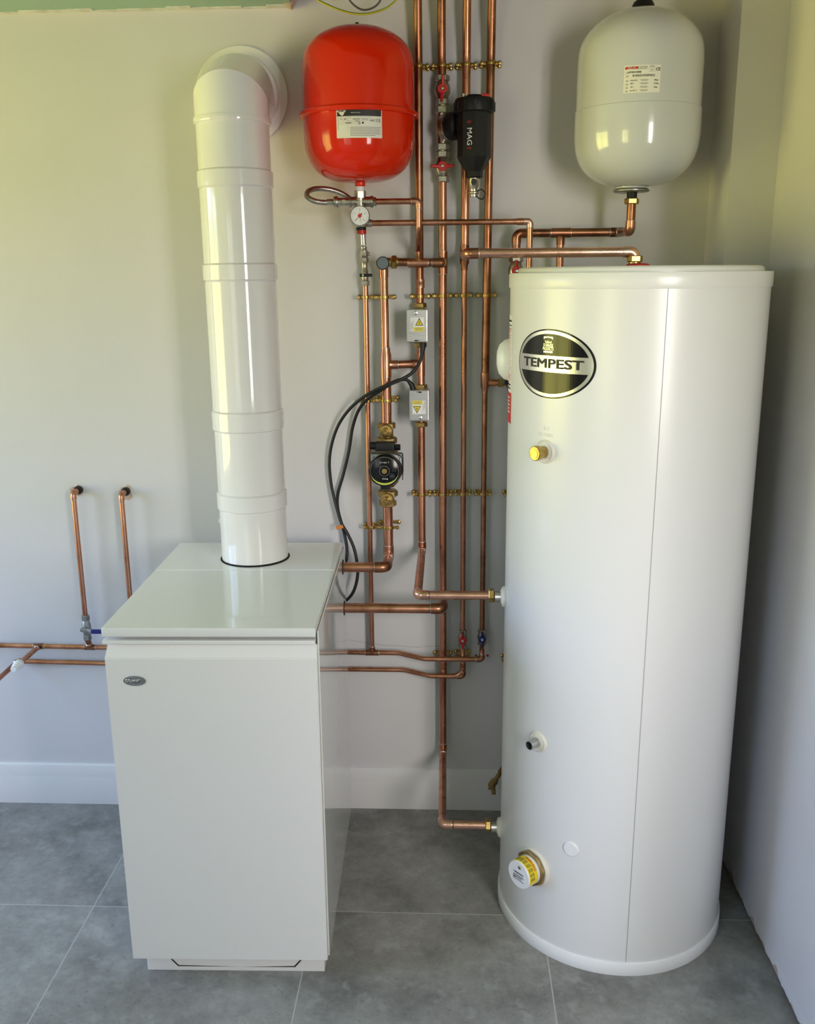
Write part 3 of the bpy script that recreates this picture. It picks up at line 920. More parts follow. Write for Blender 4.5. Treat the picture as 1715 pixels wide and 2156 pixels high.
# lid rim and shallow raised top
obj('lid_rim', lathe(NB(), [(KR - 0.01, 1.607), (KR + 0.0022, 1.607), (KR + 0.0032, 1.609), (KR + 0.0032, 1.6375), (KR + 0.002, 1.6395), (KR - 0.012, 1.6400), (KR - 0.016, 1.640)], (KX, KY, 0), (0, 0, 1), 128), 'cyl_white', tank, sharp=50)
obj('lid_top', lathe(NB(), [(KR - 0.0165, 1.638), (KR - 0.0165, 1.6450), (KR - 0.019, 1.6495), (KR - 0.026, 1.6520), (0.10, 1.6535), (0.0, 1.6535)], (KX, KY, 0), (0, 0, 1), 128), 'cyl_white', tank, sharp=60)
obj('base_rim', lathe(NB(), [(KR - 0.02, 0.0), (KR + 0.0035, 0.0), (KR + 0.0045, 0.002), (KR + 0.0045, 0.033), (KR + 0.003, 0.0352), (KR - 0.002, 0.0352)], (KX, KY, 0), (0, 0, 1), 128), 'white_plastic', tank, sharp=50)
# overlap seam of the casing sheet
t1, zz1 = cylhit(1406, 612)
t2, zz2 = cylhit(1317, 2022)
bm = NB()
a_ = [bm.verts.new((KX + (KR + h) * math.cos(t), KY + (KR + h) * math.sin(t), z)) for z, t in ((zz1, t1), (zz2, t2)) for h, dt in ((0.0001, 0),)]
bm.free()
bm = NB()
N_ = 60
L_, R_ = [], []
for k in range(N_ + 1):
    z = Z0 + 0.002 + (1.609 - Z0 - 0.002) * k / N_
    t = t2 + (t1 - t2) * (z - zz2) / (zz1 - zz2)
    L_.append(bm.verts.new((KX + (KR + 0.0004) * math.cos(t - 0.0022), KY + (KR + 0.0004) * math.sin(t - 0.0022), z)))
    R_.append(bm.verts.new((KX + (KR + 0.0004) * math.cos(t + 0.0022), KY + (KR + 0.0004) * math.sin(t + 0.0022), z)))
for k in range(N_): bm.faces.new((L_[k], R_[k], R_[k + 1], L_[k + 1]))
obj('seam', bm, 'grey_ink', body, label='thin grey vertical seam', smooth=False)
# oval badge
thc, zc = cylhit(1173, 766)
tl, _ = cylhit(1093, 752)
tr, _ = cylhit(1255, 775)
ba = (tr - tl) / 2 * KR
_, zt_ = cylhit(1165, 693)
_, zb_ = cylhit(1165, 840)
bb = (zt_ - zb_) / 2
fm = cyl_map(KX, KY, KR, (tl + tr) / 2, mid(zt_, zb_), roll=0.0)
bd = obj('badge', shape(fm, ellipse(ba, bb, 96), 0.0002, 0.0004, 0.006), 'black_gloss', tank, label='large oval black and silver badge', smooth=False)
obj('badge_ring', ring_bm(fm, ba * 0.955, bb * 0.955, ba * 0.885, bb * 0.865, 0.0008, 96), 'silver', bd, smooth=False)
band = [(u, v) for u, v in ellipse(ba * 0.955, bb * 0.955, 200) if abs(v) <= bb * 0.26]
L1 = sorted([p for p in band if p[0] > 0], key=lambda p: p[1])
L2 = sorted([p for p in band if p[0] < 0], key=lambda p: -p[1])
obj('badge_band', shape(fm, L1 + L2, 0.0011, 0.0004, 0.006), 'silver', bd, smooth=False)
text('lettering', 'TEMPEST', bb * 0.37, fm, 0.0016, 'ink', bd, v=0.0, sx=ba * 1.56 / (bb * 0.37 * 4.05), heavy=bb * 0.022, thick=0.0)
text('lettering', 'STAINLESS', bb * 0.125, fm, 0.0008, 'silver', bd, u=-ba * 0.04, v=bb * 0.53, bold=0.0, sx=0.66)
text('lettering', 'PRODUCTS', bb * 0.125, fm, 0.0008, 'silver', bd, u=-ba * 0.04, v=bb * 0.43, bold=0.0, sx=0.66)
text('lettering', 'Telford', bb * 0.10, fm, 0.0008, 'silver', bd, u=-ba * 0.04, v=bb * 0.625, sx=0.9)
obj('emblem', ring_bm(fm, ba * 0.115, bb * 0.17, ba * 0.09, bb * 0.12, 0.0008, 24, 0.0, PI).copy() if False else shape(fm, [(-ba * 0.155, bb * 0.70), (-ba * 0.155, bb * 0.78), (ba * 0.075, bb * 0.78), (ba * 0.075, bb * 0.70), (ba * 0.045, bb * 0.74), (-ba * 0.04, bb * 0.755), (-ba * 0.125, bb * 0.74)], 0.0008, 0.0003), 'silver', bd, smooth=False)
obj('emblem_bar', shape(fm, rect(ba * 0.23, bb * 0.045, -ba * 0.04, bb * 0.345), 0.0008, 0.0003), 'silver', bd, smooth=False)
# side label reaching round the left-hand edge
tA, zA = cylhit(1079, 665)
_, zB = cylhit(1076, 828)
_, zC = cylhit(1076, 893)
fmS = cyl_map(KX, KY, KR, tA, 0.0)
wS = 0.105
sl = obj('data_label', shape(fmS, rect(wS, zA - zB, -wS / 2, mid(zA, zB)), 0.0002, 0.0003, 0.006), 'white_paper', tank, label='tall white data label wrapped round the left side', smooth=False)
obj('data_label_red', shape(fmS, rect(wS, zB - zC, -wS / 2, mid(zB, zC)), 0.0002, 0.0003, 0.006), 'red_paint', tank, label='red warning label below the data label', smooth=False).name = 'warning_label'
rows = []
for k in range(26):
    v = zA - 0.03 - k * (zA - zB - 0.05) / 26
    rows.append((-wS + 0.01, -0.006 - 0.004 * (k % 3), v, 0.0016 if k in (0, 1, 22, 23) else 0.0008))
obj('lettering', bars(fmS, rows, 0.0007), 'red_paint', sl, smooth=False)
for rows in ([(-wS + 0.01, -0.008, zA - 0.012, 0.004), (-wS + 0.01, -0.005, zA - 0.022, 0.002)], [(-wS + 0.01, -0.010, zB + 0.018, 0.004), (-wS + 0.01, -0.008, zB + 0.010, 0.003)]):
    obj('lettering', bars(fmS, rows, 0.0008), 'ink', sl, smooth=False)
rows = [(-wS + 0.01, -0.012 - 0.004 * (k % 2), zB - 0.012 - k * 0.0085, 0.0034) for k in range(int((zB - zC - 0.02) / 0.0085))]
wl = [o_ for o_ in tank.children if o_.name.startswith('warning_label')][0]
obj('lettering', bars(fmS, rows, 0.0007), 'white_paper', wl, smooth=False)
# embossed words above the capped outlet
tE, zE = cylhit(1149, 902)
fmE = cyl_map(KX, KY, KR, tE, zE)
text('embossing', 'HOT', 0.013, fmE, 0.0, 'cyl_white', body, thick=0.0008, sx=0.9)
text('embossing', 'RETURN', 0.012, fmE, 0.0, 'cyl_white', body, u=-0.001, v=-0.0145, thick=0.0008, sx=0.9)
def radial(th): return Vector((math.cos(th), math.sin(th), 0))
def onk(th, z, h=0.0): return Vector((KX, KY, z)) + radial(th) * (KR + h)
def rosette(th, z, r, par, h=0.006):
    return obj('rosette', lathe(NB(), [(0.0, h * 1.0), (r * 0.55, h * 1.0), (r * 0.80, h * 0.55), (r * 0.86, h * 0.75), (r, h * 0.35), (r, -0.006)][::-1], onk(th, z), radial(th), 48), 'cream', par, label='cream plastic rosette')
# capped outlet
tO, zO = cylhit(1148, 951)
rosette(tO, zO, 0.0265, tank)
d_ = radial(tO)
cap = obj('outlet_cap', cyl(cyl(NB(), onk(tO, zO, 0.004), d_, 0.0135, 0.020, 32, 0.001), onk(tO, zO, 0.022), d_, 0.0165, 0.013, 14, 0.002), 'brass', tank, label='brass cap on the upper outlet')
obj('cap_face', cyl(NB(), onk(tO, zO, 0.0345), d_, 0.0105, 0.0012, 28, 0.0004), 'brass', cap)
# open stub
tO, zO = cylhit(1133, 1561)
rosette(tO, zO, 0.0255, tank)
d_ = radial(tO)
st_ = obj('open_stub', lathe(NB(), [(0.0095, 0.004), (0.0112, 0.004), (0.0112, 0.032), (0.0095, 0.032), (0.0095, 0.010)], onk(tO, zO), d_, 32, cap=False), 'steel', tank, label='open steel pipe stub')
obj('bore_shade', cyl(NB(), onk(tO, zO, 0.006), d_, 0.0094, 0.012, 24), 'dark', st_)  # dark plug painted as the shade deep in the stub
# immersion heater
tO, zO = cylhit(1123, 1824)
d_ = radial(tO)
imm = obj('immersion_heater', lathe(NB(), [(0.0, 0.006), (0.046, 0.006), (0.0485, 0.003), (0.0485, -0.010)][::-1], onk(tO, zO), d_, 56), 'cream', tank, label='immersion heater boss with a white capped head')
obj('hexagon_nut', lathe(NB(), [(0.0445, 0.006), (0.0455, 0.0075), (0.0455, 0.0135), (0.0435, 0.0150)], onk(tO, zO), d_, 8, 0.25), 'bronze', imm)
hd = obj('head', lathe(NB(), [(0.0355, 0.014), (0.0355, 0.050), (0.0340, 0.0525), (0.0, 0.0525)], onk(tO, zO), d_, 64), 'white_plastic', imm)
ux = Vector((-math.sin(tO), math.cos(tO), 0))
ctr = onk(tO, zO)
def head_map(u, v, h):   # wraps the side of the head: u round it, v towards the cylinder
    a = u / 0.0355
    return ctr + d_ * (0.036 - v) + (ux * math.sin(a) + Vector((0, 0, 1)) * math.cos(a)) * (0.0355 + h)
wlab = obj('warning_label', shape(head_map, rect(0.105, 0.027, 0.018, 0.0), 0.0002, 0.0003, 0.004), 'yellow', imm, label='yellow warning label round the white head', smooth=False)
text('lettering', 'WARNING', 0.0085, head_map, 0.0006, 'red_paint', wlab, u=0.018, v=0.0082, bold=0.02)
rows = []
for k in range(4):
    for j in range(7):
        rows.append((-0.018 + 0.0115 * j, -0.018 + 0.0115 * j + 0.0075 + 0.002 * ((j + k) % 2), 0.0014 - k * 0.0036, 0.0015))
obj('lettering', bars(head_map, rows, 0.0006), 'ink', wlab, smooth=False)
fmH = flat_map(onk(tO, zO, 0.0525), ux, (0, 0, 1))
hl = obj('rating_label', shape(fmH, rect(0.044, 0.030, 0.0, -0.005, 0.002), 0.0001, 0.0002, 1), 'white_paper', imm, smooth=False)
text('lettering', 'THERMOWATT', 0.0056, fmH, 0.0004, 'ink', hl, v=0.004, bold=0.03, sx=0.85)
rows = [(-0.016, 0.016, -0.002, 0.0011), (-0.018, 0.018, -0.0047, 0.0011), (-0.018, 0.010, -0.0074, 0.0011), (-0.018, -0.008, -0.0105, 0.0026), (-0.005, 0.012, -0.0105, 0.0012), (-0.018, 0.018, -0.0145, 0.0013)]
obj('lettering', bars(fmH, rows, 0.0004), 'ink', hl, smooth=False)
obj('head_screw', cyl(NB(), onk(tO, zO, 0.0522) + Vector((0, 0, 0.021)) + ux * 0.003, d_, 0.0045, 0.0016, 20, 0.0006), 'steel', imm)
# blanking plug
tO, zO = cylhit(1202, 1787)
obj('blanking_plug', lathe(NB(), [(0.0, 0.0060), (0.0010, 0.0059), (0.0016, 0.0049), (0.0020, 0.0047), (0.0165, 0.0046), (0.0185, 0.0030), (0.0190, -0.004)][::-1], onk(tO, zO), radial(tO), 48), 'white_plastic', tank, label='round white blanking plug')
# two side ports with rosettes on the left and the thermostat cover behind
TP = math.radians(181.5)
ZP1, ZP2 = zat(1058, 1254, KY), zat(1050, 1738, KY)
for z in (ZP1, ZP2):
    rosette(TP, z, 0.026, tank, 0.012)
    obj('port', cyl(NB(), onk(TP, z, 0.006), radial(TP), 0.0135, 0.0203, 28), 'steel', tank)
thm = math.radians(172)
zc_ = mid(zat(1060, 712, -0.40), zat(1060, 797, -0.40))
tc_ = lathe(NB(), [(0.0, 0.030), (0.018, 0.029), (0.032, 0.024), (0.043, 0.012), (0.048, -0.004), (0.048, -0.02)][::-1], onk(thm, zc_), radial(thm), 40)
for v in tc_.verts:
    if v.co.z < zc_: v.co.z = zc_ + (v.co.z - zc_) * 1.15
obj('thermostat_cover', tc_, 'white_plastic', tank, label='rounded white thermostat cover on the left side')
obj('cable_gland', cyl(NB(), onk(thm, zc_ - 0.062, 0.008), (0, 0, 1), 0.008, 0.022, 20, 0.001), 'black', tank)
# red sealing washer under the top connection
ST = Vector((KX, KY, 1.6535))
obj('sealing_washer', lathe(NB(), [(0.012, 0.0), (0.027, 0.0), (0.0265, 0.003), (0.020, 0.0055), (0.012, 0.006)], ST, (0, 0, 1), 14), 'red_plastic', tank, label='red sealing washer on the cylinder top')

# ------------------------------------------------------------------ pipework builders
def sleeve(name, a, b, r, m, par, bead=True):
    """capillary coupling between a and b over a pipe of radius r"""
    a, b = Vector(a), Vector(b)
    L = (b - a).length
    R = r + 0.0013
    p = [(r, 0), (R, 0.0003), (R, L * 0.46), (R - 0.0006, L * 0.5), (R, L * 0.54), (R, L - 0.0003), (r, L)]
    o = obj(name, lathe(NB(), p, a, b - a, 24), m, par)
    if bead:
        ring_at(a, b - a, r, par); ring_at(b, b - a, r, par)
    return o
def ring_at(c, d, r, par):
    return obj('solder_ring', lathe(NB(), [(r + 0.0001, -0.0014), (r + 0.0012, -0.0008), (r + 0.0014, 0.0), (r + 0.0010, 0.0010), (r + 0.0001, 0.0015)], c, d, 22), 'solder', par)
def elbow(a, b, c, r, m, par, leg=None, bend=None):
    """capillary elbow at corner b"""
    a, b, c = Vector(a), Vector(b), Vector(c)
    u, v = (a - b).normalized(), (c - b).normalized()
    leg = leg or r * 2.3
    bend = bend or r * 1.5
    bm = sweep(NB(), fillet([b + u * leg, b, b + v * leg], bend), r + 0.0013, 24)
    o = obj('elbow', bm, m, par)
    ring_at(b + u * leg, u, r, par); ring_at(b + v * leg, v, r, par)
    return o
def tee(c, d, e, r, r2, m, par, leg=None, leg2=None):
    """capillary tee: run along d, branch along e"""
    c, d, e = Vector(c), Vector(d).normalized(), Vector(e).normalized()
    leg = leg or r * 2.0
    leg2 = leg2 or r + r2 * 1.6
    bm = NB()
    lathe(bm, [(r, -leg), (r + 0.0014, -leg + 0.0004), (r + 0.0014, leg - 0.0004), (r, leg)], c, d, 24)
    lathe(bm, [(r2 + 0.0014, 0.0), (r2 + 0.003, r * 0.9), (r2 + 0.0014, r + 0.005), (r2 + 0.0014, leg2 - 0.0004), (r2, leg2)], c, e, 24)
    o = obj('tee', bm, m, par)
    for s in (-1, 1): ring_at(c + d * leg * s, d, r, par)
    ring_at(c + e * leg2, e, r2, par)
    return o
def tube(pts, r, m, par, bend=0.0, name='tube'):
    return obj(name, sweep(NB(), fillet(pts, bend or r * 1.5) if len(pts) > 2 else pts, r, 22), m, par)
def compression_nut(c, d, r, m, par, L=0.013, body=0.0, name='nut'):
    """hexagon compression nut over a pipe of radius r, with an olive shoulder on the +d side when body > 0"""
    bm = nut(NB(), c, d, r * 1.55 + 0.001, L)
    if body: cyl(bm, Vector(c) + Vector(d).normalized() * (L / 2), d, r * 1.25, body, 24, 0.001)
    return obj(name, bm, m, par)
PIPES = 'copper pipe runs on the back wall'
def pipe(label, at, group=PIPES, cat='pipe', name='copper_pipe'):
    return empty(name, label, cat, at, group)
R15, R22, R28 = 0.0075, 0.011, 0.014
YW = -0.036                      # centre line of the clipped risers
DN, UP, LT, RT, FW, BK = Vector((0, 0, -1)), Vector((0, 0, 1)), Vector((-1, 0, 0)), Vector((1, 0, 0)), Vector((0, -1, 0)), Vector((0, 1, 0))
def lean(x_top, z_clip, y):      # the risers lean out from the wall above the top clips
    return Vector((x_top, y - 0.055, 2.60))

# ---- riser 1 (through both motorised valves, then forward to the cylinder's upper side port)
T = lambda px, py, y=YW: P(px, py, y)
c1 = [T(880, 122), T(882, 400), T(883.5, 645)]
r1 = pipe('leftmost of the tall copper risers, passing behind the red vessel down to the valve boxes', T(884, 610))
tube([Vector((T(880, 122).x, YW - 0.075, 2.60)), T(880, 122), T(883.5, 655)], R22, 'copper_old', r1, 0.12)
sleeve('coupling', T(884, 588), T(884, 606), R22, 'copper', r1, bead=False)
r1b = pipe('short copper tee piece between the two steel valve boxes', T(885, 768))
tube([T(884.5, 718), T(886, 822)], R22, 'copper', r1b)
r1c = pipe('copper riser below the lower steel valve box, turning forward to the cylinder', T(887, 1000))
z1 = ZP1
q0, q1 = T(886, 886), T(888, 1160)
q1 = Vector((q1.x, YW, z1 + 0.016 * 0))
q0.x = mid(q0.x, q1.x) + (q0.x - q1.x) * 0.5
q2 = Vector((P(879, 1250, KY).x, KY, z1))
q3 = onk(TP, z1, 0.030)
q3 = Vector((q3.x, KY, z1))
tube([q0, q1 + Vector((0, 0, 0)), q2, q3], R22, 'copper', r1c, R22 * 1.4)
elbow(q0, q1, q2, R22, 'copper', r1c)
elbow(q1, q2, q3, R22, 'copper_new', r1c)
tube([q2 + RT * 0.03, q3 + LT * 0.0], R22 + 0.0002, 'copper_new', r1c, name='new_tube')
compression_nut(q3 + LT * 0.004, LT, R22, 'brass', r1c, 0.014, 0.0)

# ---- riser 2 (filter valves, elbow to the pump branch, then forward to the lower side port)
r2a = pipe('copper riser above the upper red-handled valve of the black filter', T(930, 100))
tube([Vector((T(929, 122).x, YW - 0.075, 2.60)), T(929, 122), T(930.5, 172)], R22, 'copper_old', r2a, 0.12)
r2 = pipe('longest copper riser, running from the lower red-handled valve to near the floor', T(931, 900))
z2 = ZP2
s1 = T(932, 1590)
s1.z = z2
s0 = T(931.5, 372)
s2 = Vector((P(931, 1737, KY).x, KY, z2))
s3 = Vector((onk(TP, z2, 0.030).x, KY, z2))
tube([s0, s1, s2, s3], R22, 'copper', r2, R22 * 1.4)
elbow(s0, s1, s2, R22, 'copper', r2)
elbow(s1, s2, s3, R22, 'copper_new', r2)
tube([s2 + RT * 0.03, s3], R22 + 0.0002, 'copper_new', r2, name='new_tube')
compression_nut(s3 + LT * 0.004, LT, R22, 'brass', r2, 0.014)
JY = -0.062
jt = T(932, 553)
tee(jt, UP, FW, R22, R22, 'copper', r2, 0.030, 0.0135)
bt = T(931, 1272)
tee(bt, UP, FW, R22, R28, 'copper', r2, 0.032)
sleeve('coupling', T(932, 1395), T(932, 1420), R22, 'copper_old', r2, bead=False)

# ---- branch from riser 2 to the boiler (28 mm)
HY2 = H2.y
b28 = pipe('lower thick copper pipe joining the boiler side to the longest riser', H2)
e1 = Vector((bt.x, bt.y - 0.0, H2.z))
w0 = H2 + LT * 0.02
w1 = Vector((bt.x, HY2, H2.z))
w2 = Vector((bt.x, YW - 0.022, H2.z))
bt.z = H2.z
tube([w0, w1, w2], R28, 'copper', b28, R28 * 1.4)
elbow(w0, w1, w2, R28, 'copper_old', b28)

# ---- cross-over J from riser 2 to the vertical 22 mm pipe under the grey cap
j = pipe('short copper cross pipe ending in the grey-capped air vent', P(870, 553, JY))
jx = P(933, 553, JY)
jl = P(838, 552, JY)
tube([jt + FW * 0.03, jx, jl], R22, 'copper_old', j, R22 * 1.4)
obj('elbow', sweep(NB(), fillet([jt + FW * 0.006, jx, jx + LT * 0.030], R22 * 1.5), R22 + 0.0013, 24), 'copper_old', j)
ring_at(jx + LT * 0.030, LT, R22, j)
jm = P(880, 553, JY)
jm.z = jx.z
obj('tee_sleeve', lathe(NB(), [(R22, -0.027), (R22 + 0.0014, -0.0266), (R22 + 0.0014, 0.0266), (R22, 0.027)], jm, RT, 24), 'copper', j)
for s in (-1, 1): ring_at(jm + RT * 0.027 * s, RT, R22, j)
gc = P(806.5, 551.5, JY)
gc.z = jx.z
gc.y = JY
obj('union', nut(cyl(NB(), P(826, 552, JY) + LT * 0.016, RT, 0.0125, 0.032, 28, 0.001), P(829, 552, JY), RT, 0.0195, 0.014), 'brass', j)
vent = obj('vent_body', cyl(NB(), gc + BK * 0.02, FW, 0.0155, 0.034, 32, 0.001), 'brass', j)
obj('vent_cap', lathe(NB(), [(0.0162, 0.0), (0.0170, 0.002), (0.0170, 0.007), (0.0160, 0.009), (0.0, 0.0093)], gc + FW * 0.013, FW, 40), 'grey_glass', j, label='round grey cap facing the room')
obj('cap_rim', lathe(NB(), [(0.0150, 0.0088), (0.0150, 0.0098), (0.0172, 0.0098), (0.0174, 0.005), (0.0170, 0.003)], gc + FW * 0.013, FW, 40), 'black', j)

# ---- pipe 5: grey-capped vent down to the pump, and from the pump to the boiler
Y5 = -0.062
p5 = pipe('copper pipe dropping from the grey-capped vent to the top of the pump', P(810, 700, Y5))
a0 = Vector((P(807.5, 566, Y5).x, JY, gc.z - 0.006))
a1 = P(808, 586, Y5)
tube([a0, P(811, 752, Y5)], R22, 'copper', p5)
obj('socket', lathe(NB(), [(R22, 0.0), (R22 + 0.0015, 0.0003), (R22 + 0.0015, 0.024), (R22, 0.0243)], a0 + DN * 0.032, UP, 24), 'copper', p5)
t5 = P(812, 768, Y5)
tube([t5 + UP * 0.01, P(813.5, 890, Y5)], R28, 'copper', p5)
obj('tee', lathe(lathe(NB(), [(R28, -0.034), (R28 + 0.0014, -0.0337), (R28 + 0.0014, 0.028), (R22 + 0.0014, 0.036), (R22 + 0.0014, 0.046), (R22, 0.0463)], t5, UP, 26),
                 [(R22 + 0.003, R28 * 0.8), (R22 + 0.0014, R28 + 0.004), (R22 + 0.0014, 0.034), (R22, 0.0343)], t5, RT, 24), 'copper', p5)
ring_at(t5 + UP * 0.046, UP, R22, p5); ring_at(t5 + DN * 0.034, UP, R28, p5); ring_at(t5 + RT * 0.034, RT, R22, p5)
tt = T(885, 768)
tt.z = t5.z
tube([t5 + RT * 0.02, Vector((tt.x, YW, t5.z))], R22, 'copper', p5, name='cross_tube')
obj('tee', lathe(lathe(NB(), [(R22, -0.034), (R22 + 0.0014, -0.0337), (R22 + 0.0014, 0.0337), (R22, 0.034)], tt, UP, 24),
                 [(R22 + 0.003, R22 * 0.8), (R22 + 0.0014, R22 + 0.004), (R22 + 0.0014, 0.030), (R22, 0.0303)], tt, t5 - tt, 24), 'copper', r1b)
p5b = pipe('thick copper pipe from the bottom of the pump turning into the boiler', P(817, 1120, Y5))
b0_ = P(816, 1062, Y5)
hb = Vector((P(818, 1166, Y5).x, Y5, 0))
zc5 = H1.z
hb.z = zc5
hb_f = Vector((hb.x, H1.y, zc5))
tube([b0_, hb, hb_f, H1 + LT * 0.02], R28, 'copper', p5b, R28 * 1.3)
elbow(b0_, hb, hb_f, R28, 'copper', p5b)
elbow(hb, hb_f, H1, R28, 'copper_old', p5b)

# ---- riser 3: large pipe to the tee for the cylinder top, small pipe below
r3 = pipe('copper riser behind the black filter, with the branch to the cylinder top', T(980, 450))
tube([Vector((T(981.5, 122).x, YW - 0.075, 2.60)), T(981.5, 122), T(978, 545)], R22, 'copper', r3, 0.12)
k0 = T(977.5, 537)
tube([k0 + DN * 0.01, T(973.5, 1340)], R15, 'copper', r3, name='small_tube')
obj('tee', lathe(lathe(NB(), [(R15, -0.040), (R15 + 0.0014, -0.0397), (R15 + 0.0014, -0.028), (R22 + 0.0014, -0.020), (R22 + 0.0014, 0.026), (R22, 0.0263)], k0, UP, 24),
                 [(R22 + 0.003, R22 * 0.8), (R22 + 0.0014, R22 + 0.004), (R22 + 0.0014, 0.030), (R22, 0.0303)], k0, FW, 24), 'copper_old', r3)
ring_at(k0 + UP * 0.026, UP, R22, r3)
zk = zat(1150, 532, KY)
kt = Vector((KX - 0.008, KY, 1.660))
k0z = Vector((k0.x, k0.y, zk))
kk1 = Vector((P(984, 535, KY).x, KY, zk))
kk2 = Vector((kt.x, KY, zk))
top = pipe('long horizontal copper pipe above the cylinder, bending down into its top', P(1150, 532, KY))
tube([k0z, kk1, kk2, kt], R22, 'copper_new', top, R22 * 1.6)
elbow(k0z, kk1, kk2, R22, 'copper', top)
elbow(kk1, kk2, kt, R22, 'copper_new', top, R22 * 2.4, R22 * 2.2)
compression_nut(kt + UP * 0.009, UP, R22, 'brass', top, 0.014)
obj('adaptor', cyl(NB(), kt + DN * 0.002, UP, 0.0135, 0.006, 24), 'brass', top)

# ---- riser 4
r4 = pipe('rightmost of the tall copper risers, with a brass connector behind the cylinder edge', T(1024, 600))
tube([Vector((T(1033, 122).x, YW - 0.075, 2.60)), T(1033, 122), T(1021, 800)], R22, 'copper_old', r4, 0.12)
k4 = T(1020.5, 806)
tube([k4 + DN * 0.01, T(1014.5, 1340)], R15, 'copper_old', r4, name='small_tube')
obj('tee', lathe(lathe(NB(), [(R15, -0.028), (R15 + 0.0014, -0.0277), (R15 + 0.0014, -0.018), (R22 + 0.0014, -0.011), (R22 + 0.0014, 0.028), (R22, 0.0283)], k4, UP, 24),
                 [(R15 + 0.004, R22 * 0.8), (R15 + 0.0024, R22 + 0.004), (R15 + 0.0024, 0.030), (R15, 0.0303)], k4, RT, 24), 'copper', r4)
k4e = Vector((0.163, YW, k4.z))
tube([k4 + RT * 0.01, k4e, Vector((0.163, -0.303, k4.z))], R15 + 0.001, 'copper', r4, name='branch_tube')
compression_nut(k4 + RT * 0.043, RT, R15, 'brass', r4, 0.014)

# ---- horizontal feed runs low on the wall; they step forward past riser 2
YB, YBB, YF, YFB = -0.031, -0.0135, -0.074, -0.056
ra_ = pipe('upper of the two long thin copper runs low on the wall', P(400, 1366, YB))
A0, A1, A2, A3 = P(-60, 1358.5, YB), P(838, 1376, YB), P(893, 1388, YF), P(1014, 1389, YF)
zA = zat(783, 1374, YB)
for q in (A1, A2, A3): q.z = zA
xA0, zA0 = P(10, 1359, YB).x, zat(10, 1359, YB)
xA1 = P(783, 1374, YB).x
def zAx(x): return zA + (zA0 - zA) * max(0.0, (xA1 - x) / (xA1 - xA0))
A0 = Vector((-1.75, YB, zAx(-1.75)))
Ak = Vector((xA1, YB, zA))
X3, X4 = T(973.6, 1318).x, T(1014.6, 1318).x
A3u = Vector((A3.x, YF, zA + 0.022))
tube([A0, Ak, A1, A2, A3, A3u, Vector((X4, YW, zA + 0.036))], R15, 'copper', ra_, 0.03)
bmE = elbow(A2, A3, A3u, R15, 'copper_old', ra_, R15 * 2.2)
rb_ = pipe('lower of the two long thin copper runs low on the wall', P(400, 1400, YB))
zB_ = zat(783, 1409.5, YBB)
C0, C1, C2, C3 = P(38, 1392, YBB), P(850, 1410, YBB), P(905, 1422, YFB), P(974, 1422, YFB)
for q in (C1, C2, C3): q.z = zB_
C0.z = zat(38, 1392, YBB)
Ck = Vector((P(735, 1409, YBB).x, YBB, zB_))
C3u = Vector((C3.x, YFB, zA + 0.002))
Cout = C0 + Vector((0.0, -0.46, -0.004))
tube([Cout, C0, Ck, C1, C2, C3, C3u, Vector((X3, YW, zA + 0.028))], R15, 'copper', rb_, 0.03)
elbow(Cout, C0, Ck, R15, 'copper_old', rb_, R15 * 2.4)
elbow(C2, C3, C3u, R15, 'copper_old', rb_, R15 * 2.2)
sleeve('coupling', C3 + UP * 0.020, C3 + UP * 0.042, R15, 'copper_old', rb_, bead=False)
# tee and capped stub coming out towards the room
tL = P(82, 1359, YB)
tL.z = zAx(tL.x)
tee(tL, RT, FW, R15, R15, 'copper_old', ra_, 0.016, 0.018)
stub = pipe('short capped copper stub pointing out from the upper thin run at the far left', tL + FW * 0.1)
se = PZ(40, 1401, zA - 0.002)
se = Vector((tL.x - 0.004, tL.y - 0.135, tL.z - 0.003))
tube([tL + FW * 0.012, se], R15, 'copper', stub)
dS = (se - tL).normalized()
obj('stop_end', lathe(NB(), [(R15, -0.012), (0.0125, -0.012), (0.0140, -0.010), (0.0140, 0.004), (0.0125, 0.005), (0.0125, 0.012), (0.0105, 0.0125), (0.0105, 0.021), (0.0085, 0.0225), (0.0085, 0.029), (0.0, 0.0295)], se, dS, 28), 'white_plastic', stub, label='white push-fit stop end')

# ---- left-hand risers coming out of the wall
YC = -0.046
c_hole = P(166.5, 1031, 0.0)
c_e = Vector((c_hole.x, YC, c_hole.z))
c_b = P(187, 1300, YC)
c_b.x = c_hole.x + (c_b.x - P(155.5, 1040, YC).x) * 0 + 0.0
zt_c = zA
lr = pipe('left short riser leaving the wall at a black sleeve, above the blue-levered valve', c_e)
c_v = Vector((c_e.x, YC, zat(188, 1297, YC)))
tube([c_hole + BK * 0.02, c_e, c_v], R15, 'copper', lr, R15 * 1.5)
elbow(c_hole, c_e, c_v, R15, 'copper', lr, R15 * 2.6, R15 * 1.9)
obj('sleeve', lathe(NB(), [(R15 + 0.0006, 0.0), (0.0125, 0.0), (0.0125, 0.014), (R15 + 0.0006, 0.014)], c_hole + BK * 0.003, FW, 28), 'rubber', lr, label='black pipe sleeve in the wall')
d_hole = P(266, 1034, 0.0)
d_e = Vector((d_hole.x, YC, d_hole.z))
lr2 = pipe('second short riser leaving the wall, dropping behind the boiler lid', d_e)
d_b = Vector((d_e.x, YC, zA + 0.1))
tube([d_hole + BK * 0.02, d_e, d_b, Vector((d_e.x, YBB, zA + 0.06)), Vector((d_e.x, YBB, mid(C0.z, zB_)))], R15, 'copper', lr2, R15 * 1.5)
elbow(d_hole, d_e, d_b, R15, 'copper', lr2, R15 * 2.6, R15 * 1.9)
